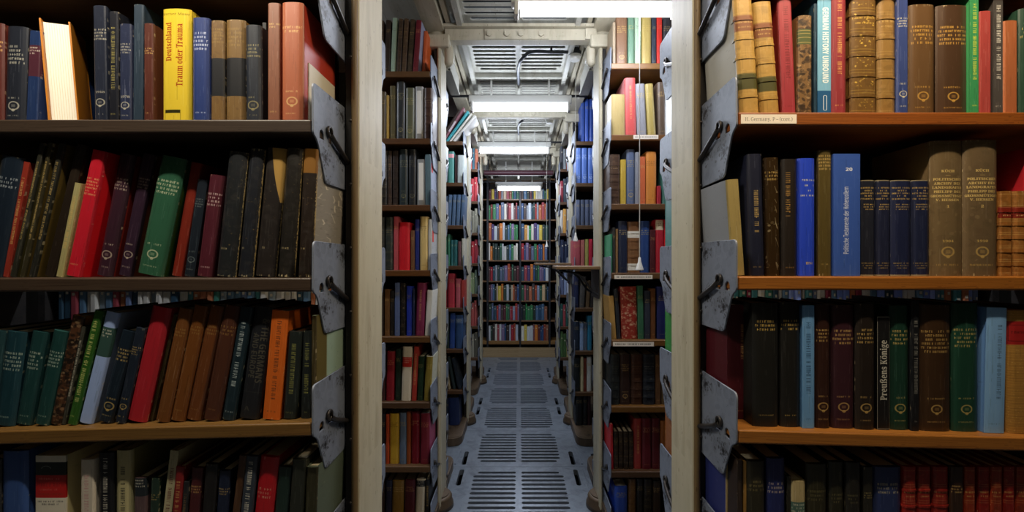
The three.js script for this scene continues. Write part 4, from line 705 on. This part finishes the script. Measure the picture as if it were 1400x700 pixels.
// ---------------------------------------------------------------- end bookcase
{
  const g = thing('end_bookcase', 'wooden bookcase with two bays of small coloured books closing the aisle', 'bookcase', new THREE.Vector3(0, 0, -FAR));
  const ys = [244, 272, 300, 328, 355.6, 384, 411, 438, 466];
  for (const x of [-0.9, -0.385, 0.02, 0.385, 0.9]) mesh('upright', box(0.022, 2.24, 0.3, x, 1.12, -0.16), M.darkSteel, g);
  ys.forEach((y, i) => { for (const [a, b] of [[-0.888, -0.397], [-0.373, 0.008], [0.032, 0.373], [0.397, 0.888]]) mesh('shelf', rbox(b - a, i === 8 ? 0.045 : 0.018, 0.29, 0.003, (a + b) / 2, EYE + hy(y, FAR) - (i === 8 ? 0.0225 : 0.009), -0.147), wood(i === 8 ? 0xa88450 : 0x8a6c4c), g); });
  mesh('kick_board', box(1.78, 0.118, 0.02, 0, 0.06, 0.002), M.kick, g);
  mesh('back_panel', box(1.8, 2.24, 0.012, 0, 1.12, -0.31), M.backing, g);
}
// ---------------------------------------------------------------- the many small books: fourth stacks, end bookcase, and those glimpsed under the shelves
{
  const pos = [], col = [], cc = new THREE.Color(), pc = new THREE.Color(0xd0c8b0);
  const put = (X, y, z, w, h, D, hexc, lean = 0) => {        // rounded spine in four facets, boards, page top
    cc.set(hexc);
    const o = [[0, -D], [0, -0.003], [w * 0.22, 0.002], [w * 0.78, 0.002], [w, -0.003], [w, -D]], ca = Math.cos(lean), sa = Math.sin(lean);
    const v = (p, yy, c) => { pos.push(X + p[0] * ca + yy * sa, y + yy * ca + (lean > 0 ? (w - p[0]) : -p[0]) * sa * (lean > 0 ? 1 : 1), z + p[1]); col.push(c.r, c.g, c.b); };
    for (let i = 0; i < 5; i++) { const p = o[i], q = o[i + 1]; v(p, 0, cc); v(q, 0, cc); v(q, h, cc); v(p, 0, cc); v(q, h, cc); v(p, h, cc); if (i === 2 && h > 0.1) { const b = pc, y1 = h * rr(0.68, 0.8), y2 = y1 + h * 0.05; for (const [s, e] of [[y1, y2]]) { const f = [[p[0] + w * 0.1, p[1] + 0.0006], [q[0] - w * 0.1, q[1] + 0.0006]]; v(f[0], s, b); v(f[1], s, b); v(f[1], e, b); v(f[0], s, b); v(f[1], e, b); v(f[0], e, b); } } }
    const t = [[w * 0.12, -0.004], [w * 0.88, -0.004], [w * 0.88, -D], [w * 0.12, -D]];
    for (const [i, j, k] of [[0, 1, 2], [0, 2, 3]]) for (const m of [i, j, k]) v(t[m], h - 0.003, pc);
    const r = [[0, -0.003], [w, -0.003], [w, -D], [0, -D]];
    for (const [i, j, k] of [[0, 1, 2], [0, 2, 3]]) for (const m of [i, j, k]) v(r[m], 0, cc);
  };
  const fill = (x0, x1, y, z, pal, wr, hr, D) => { let x = x0; while (x < x1 - wr[0]) { const w = Math.min(rr(...wr), x1 - x), c = pal[Math.floor(rnd() * pal.length)]; put(x, y + 0.0005, z - rr(0, 0.012), w - 0.0008, rr(...hr), D, c); x += w; } };
  const light = ['#c9c4b8', '#d8d4cc', '#8c9ab4', '#b4bcc8', '#a0505c', '#d0b48a', '#5a6a8c', '#e0dcd0', '#7a4a52', '#4a5a6a', '#cfd4d8', '#b86a48'];
  const mids = ['#8c98b0', '#c9ccd0', '#3a7a4c', '#2c4a6a', '#4a4444', '#b8c0c8', '#c08a40', '#6a7a8c', '#2c3c3c', '#9a4048', '#d0ccc0', '#4a6a8a'];
  const mixd = ['#3a7a50', '#2c4a5c', '#4a3a6a', '#b03a34', '#26342c', '#7a6a8c', '#c8742c', '#d0b84a', '#33507c', '#8a8f9a', '#5a2a34', '#c4c4c0', '#2e8a4a'];
  const warm = ['#7a2c2c', '#a84a2c', '#2c3440', '#c8b49a', '#8c5a44', '#3a2c2a', '#b0603a', '#4a3f3c', '#5c6a84', '#9c2430'];
  const greens = ['#23443a', '#2c5a44', '#1e3444', '#2a3c3a', '#7c2a30', '#35604a', '#8a3a28', '#24486a', '#5a3a3c', '#33463c'];
  const every = [...light, ...mids, ...mixd, ...mixd, ...warm, ...greens], ysF = [272, 300, 328, 355.6, 384, 411, 438, 466];
  ysF.forEach((y, i) => { const Y = EYE + hy(y, FAR); for (const [a, b] of [[-0.372, 0.007], [0.033, 0.372]]) fill(a, b, Y, -FAR - 0.012, every, [0.018, 0.04], [i ? 0.17 : 0.1, i ? 0.215 : 0.13], 0.15); });
  // fourth stacks
  const p4 = [['#4a7a8c', '#c85a48', '#8c9aa0', '#d07a60'], ['#2c3a4c', '#26304a', '#b0343c', '#3a4450'], ['#c3bfae', '#8c8a7a', '#a09c8c'], ['#a82c34', '#8c2430', '#b85a4c'], ['#8a9a70', '#c9c49a', '#5a6a5c'], ['#7c2430', '#26282e', '#a8504c'], ['#9a9888', '#33363a', '#5a584c']];
  const p4r = [['#c8503c', '#8a8f94', '#4a4c54'], ['#a8444c', '#3a4450', '#8c2c3a'], ['#8c1c3c', '#d09a4c', '#c9c4bc', '#b02c34'], ['#2c3a5c', '#c81c44', '#24304c'], ['#8c9cc0', '#b4bcd0', '#5a6484'], ['#a84a50', '#2c5a54', '#24443c'], ['#8a9a50', '#4a6a3c', '#c0b47a']];
  [231, 275, 318, 360, 402, 446, 489].forEach((y, i) => { fill(-0.58, -0.385, EYE + hy(y, D4) , -D4 - 0.02, p4[i], [0.018, 0.034], [0.19, 0.24], 0.16); });
  [231, 276, 318.6, 360, 403, 446.7, 489].forEach((y, i) => { fill(0.392, 0.58, EYE + hy(y, D4), -D4 - 0.02, p4r[i], [0.018, 0.034], [0.19, 0.24], 0.16); });
  // second stacks, the row glimpsed through the gap under the nearest stacks' shelves
  const gap = ['#5a7a94', '#3a7a6a', '#8c9aa0', '#2c4a5c', '#c9c8c0', '#4a8a90', '#b8704a', '#6a7a9c', '#9a4048', '#d0ccc0'];
  fill(-2.03, -0.64, EYE + hy(460.5, D2), -B2 - 0.002, gap, [0.02, 0.036], [0.235, 0.255], 0.16);
  fill(0.69, 2.03, EYE + hy(465, D2), -B2 - 0.002, [...gap, '#7a94e0', '#94a8e8', '#8c2440'], [0.02, 0.036], [0.235, 0.255], 0.16);
  const g = new THREE.BufferGeometry();
  g.setAttribute('position', new THREE.Float32BufferAttribute(pos, 3)); g.setAttribute('color', new THREE.Float32BufferAttribute(col, 3)); g.computeVertexNormals();
  const m = mesh('distant_books', g, S({ vertexColors: true, roughness: 0.55, side: THREE.DoubleSide }), scene);
  m.userData = { label: 'many small mixed-colour books filling the end bookcase and farther shelves', category: 'books', kind: 'stuff' };
}

// ---------------------------------------------------------------- fold-out ledges on the posts
for (const [x0, x1, y, d, i, label] of [[759, 812, 366, 2.12, 1, 'longer wooden fold-out reading ledge fixed to the second post'], [731, 777, 361, 3.24, 2, 'wooden fold-out reading ledge fixed to the third post']]) {
  const k = d / F, a = (x0 - VX) * k, b = POST_X[i][1] - 0.001, w = b - a, g = thing('reading_ledge', label, 'ledge', new THREE.Vector3(b, EYE + hy(y, d), -POST_D[i]));
  mesh('board', rbox(w, 0.016, 0.26, 0.004, -w / 2, 0.0, 0), wood(0x9a8060), g);
  for (const s of [-1, 1]) mesh('bracket', tube([[-0.002, -0.13, s * 0.09], [-0.03, -0.11, s * 0.09], [-w * 0.45, -0.035, s * 0.09], [-w * 0.85, -0.014, s * 0.09]], 0.006, 16, 6), M.darkSteel, g);
  mesh('wall_strip', box(0.006, 0.15, 0.2, -0.003, -0.07, 0), M.darkSteel, g);
}
// ---------------------------------------------------------------- pull cords with white toggles
for (const [x, y0, y1, d, label] of [[874.5, 24, 352, 1.70, 'white pull cord with cone toggle hanging before the second stack'], [787, 68, 318, 2.5, 'white pull cord hanging beside the third post, ledge side'], [747.5, 216, 330, 3.75, 'thin pull cord hanging before the end bookcase']]) {
  const a = P(x, y0, d), b = P(x, y1, d), g = thing('pull_cord', label, 'cord', new THREE.Vector3(a.x, b.y - 0.05, -d)), top = CEIL - b.y + 0.05;
  mesh('cord', new THREE.CylinderGeometry(0.0016, 0.0016, top - 0.04, 6).translate(0, (top + 0.04) / 2, 0), M.cord, g);
  mesh('toggle', new THREE.LatheGeometry([[0, 0], [0.014, 0], [0.015, 0.004], [0.006, 0.034], [0.004, 0.05], [0, 0.052]].map((p) => new THREE.Vector2(...p)), 16), M.white, g);
}
// ---------------------------------------------------------------- conduits and ceiling roses
[[2.36, 0.300, 'dark conduit curving to a round box above the second light'], [3.44, 0.24, 'dark conduit curving to a round box above the third light']].forEach(([d, x, label]) => {
  const g = thing('conduit', label, 'conduit', new THREE.Vector3(x, CEIL - 0.05, -d));
  mesh('pipe', tube([[0, 0.02, 0], [-x * 0.4, 0.022, 0], [-x + 0.06, 0.02, 0], [-x + 0.016, 0.0, -0.04], [-x, -0.002, -0.12], [-x, -0.004, -0.36]], 0.009, 40, 8), M.conduit, g);
  mesh('clip', box(0.01, 0.026, 0.022, -x * 0.42, 0.03, 0), M.darkSteel, g);
  mesh('junction_box', cyl(0.034, 0.03, 0, 0.018, 0, 20), M.conduit, g);
  mesh('rose', cyl(0.024, 0.028, 0, -0.01, 0, 20, 0.033), M.white, g);
});
// ---------------------------------------------------------------- dark red pipe and low duct near the end
{
  const g = thing('pipe', 'dark red pipe crossing the aisle beyond the third light', 'pipe', new THREE.Vector3(0, EYE + 0.895, -4.5));
  mesh('run', new THREE.CylinderGeometry(0.024, 0.024, 0.70, 16).rotateZ(Math.PI / 2), M.pipe, g);
  for (const s of [-1, 1]) mesh('hanger', box(0.012, CEIL - EYE - 0.895, 0.02, s * 0.32, (CEIL - EYE - 0.895) / 2, 0), M.darkSteel, g);
  const t = thing('cable_tray', 'grey cable tray with pipes just before the end bookcase', 'tray', new THREE.Vector3(0, EYE + 0.93, -5.0));
  mesh('rail', box(0.74, 0.03, 0.02, 0, 0.02, 0.14), M.ceil, t); mesh('rail', box(0.74, 0.03, 0.02, 0, 0.02, -0.14), M.ceil, t);
  for (const x of [-0.3, 0, 0.3]) mesh('rung', box(0.02, 0.012, 0.27, x, 0.012, 0), M.ceil, t);
  mesh('cable', tube([[-0.36, 0.035, 0.06], [-0.1, 0.04, 0.02], [0.1, 0.04, 0.05], [0.36, 0.035, 0.0]], 0.012, 24, 6), M.conduit, t);
  for (const s of [-1, 1]) mesh('hanger', box(0.01, 0.2, 0.01, s * 0.33, 0.1, 0.14), M.darkSteel, t);
}
renderer.render(scene, camera);
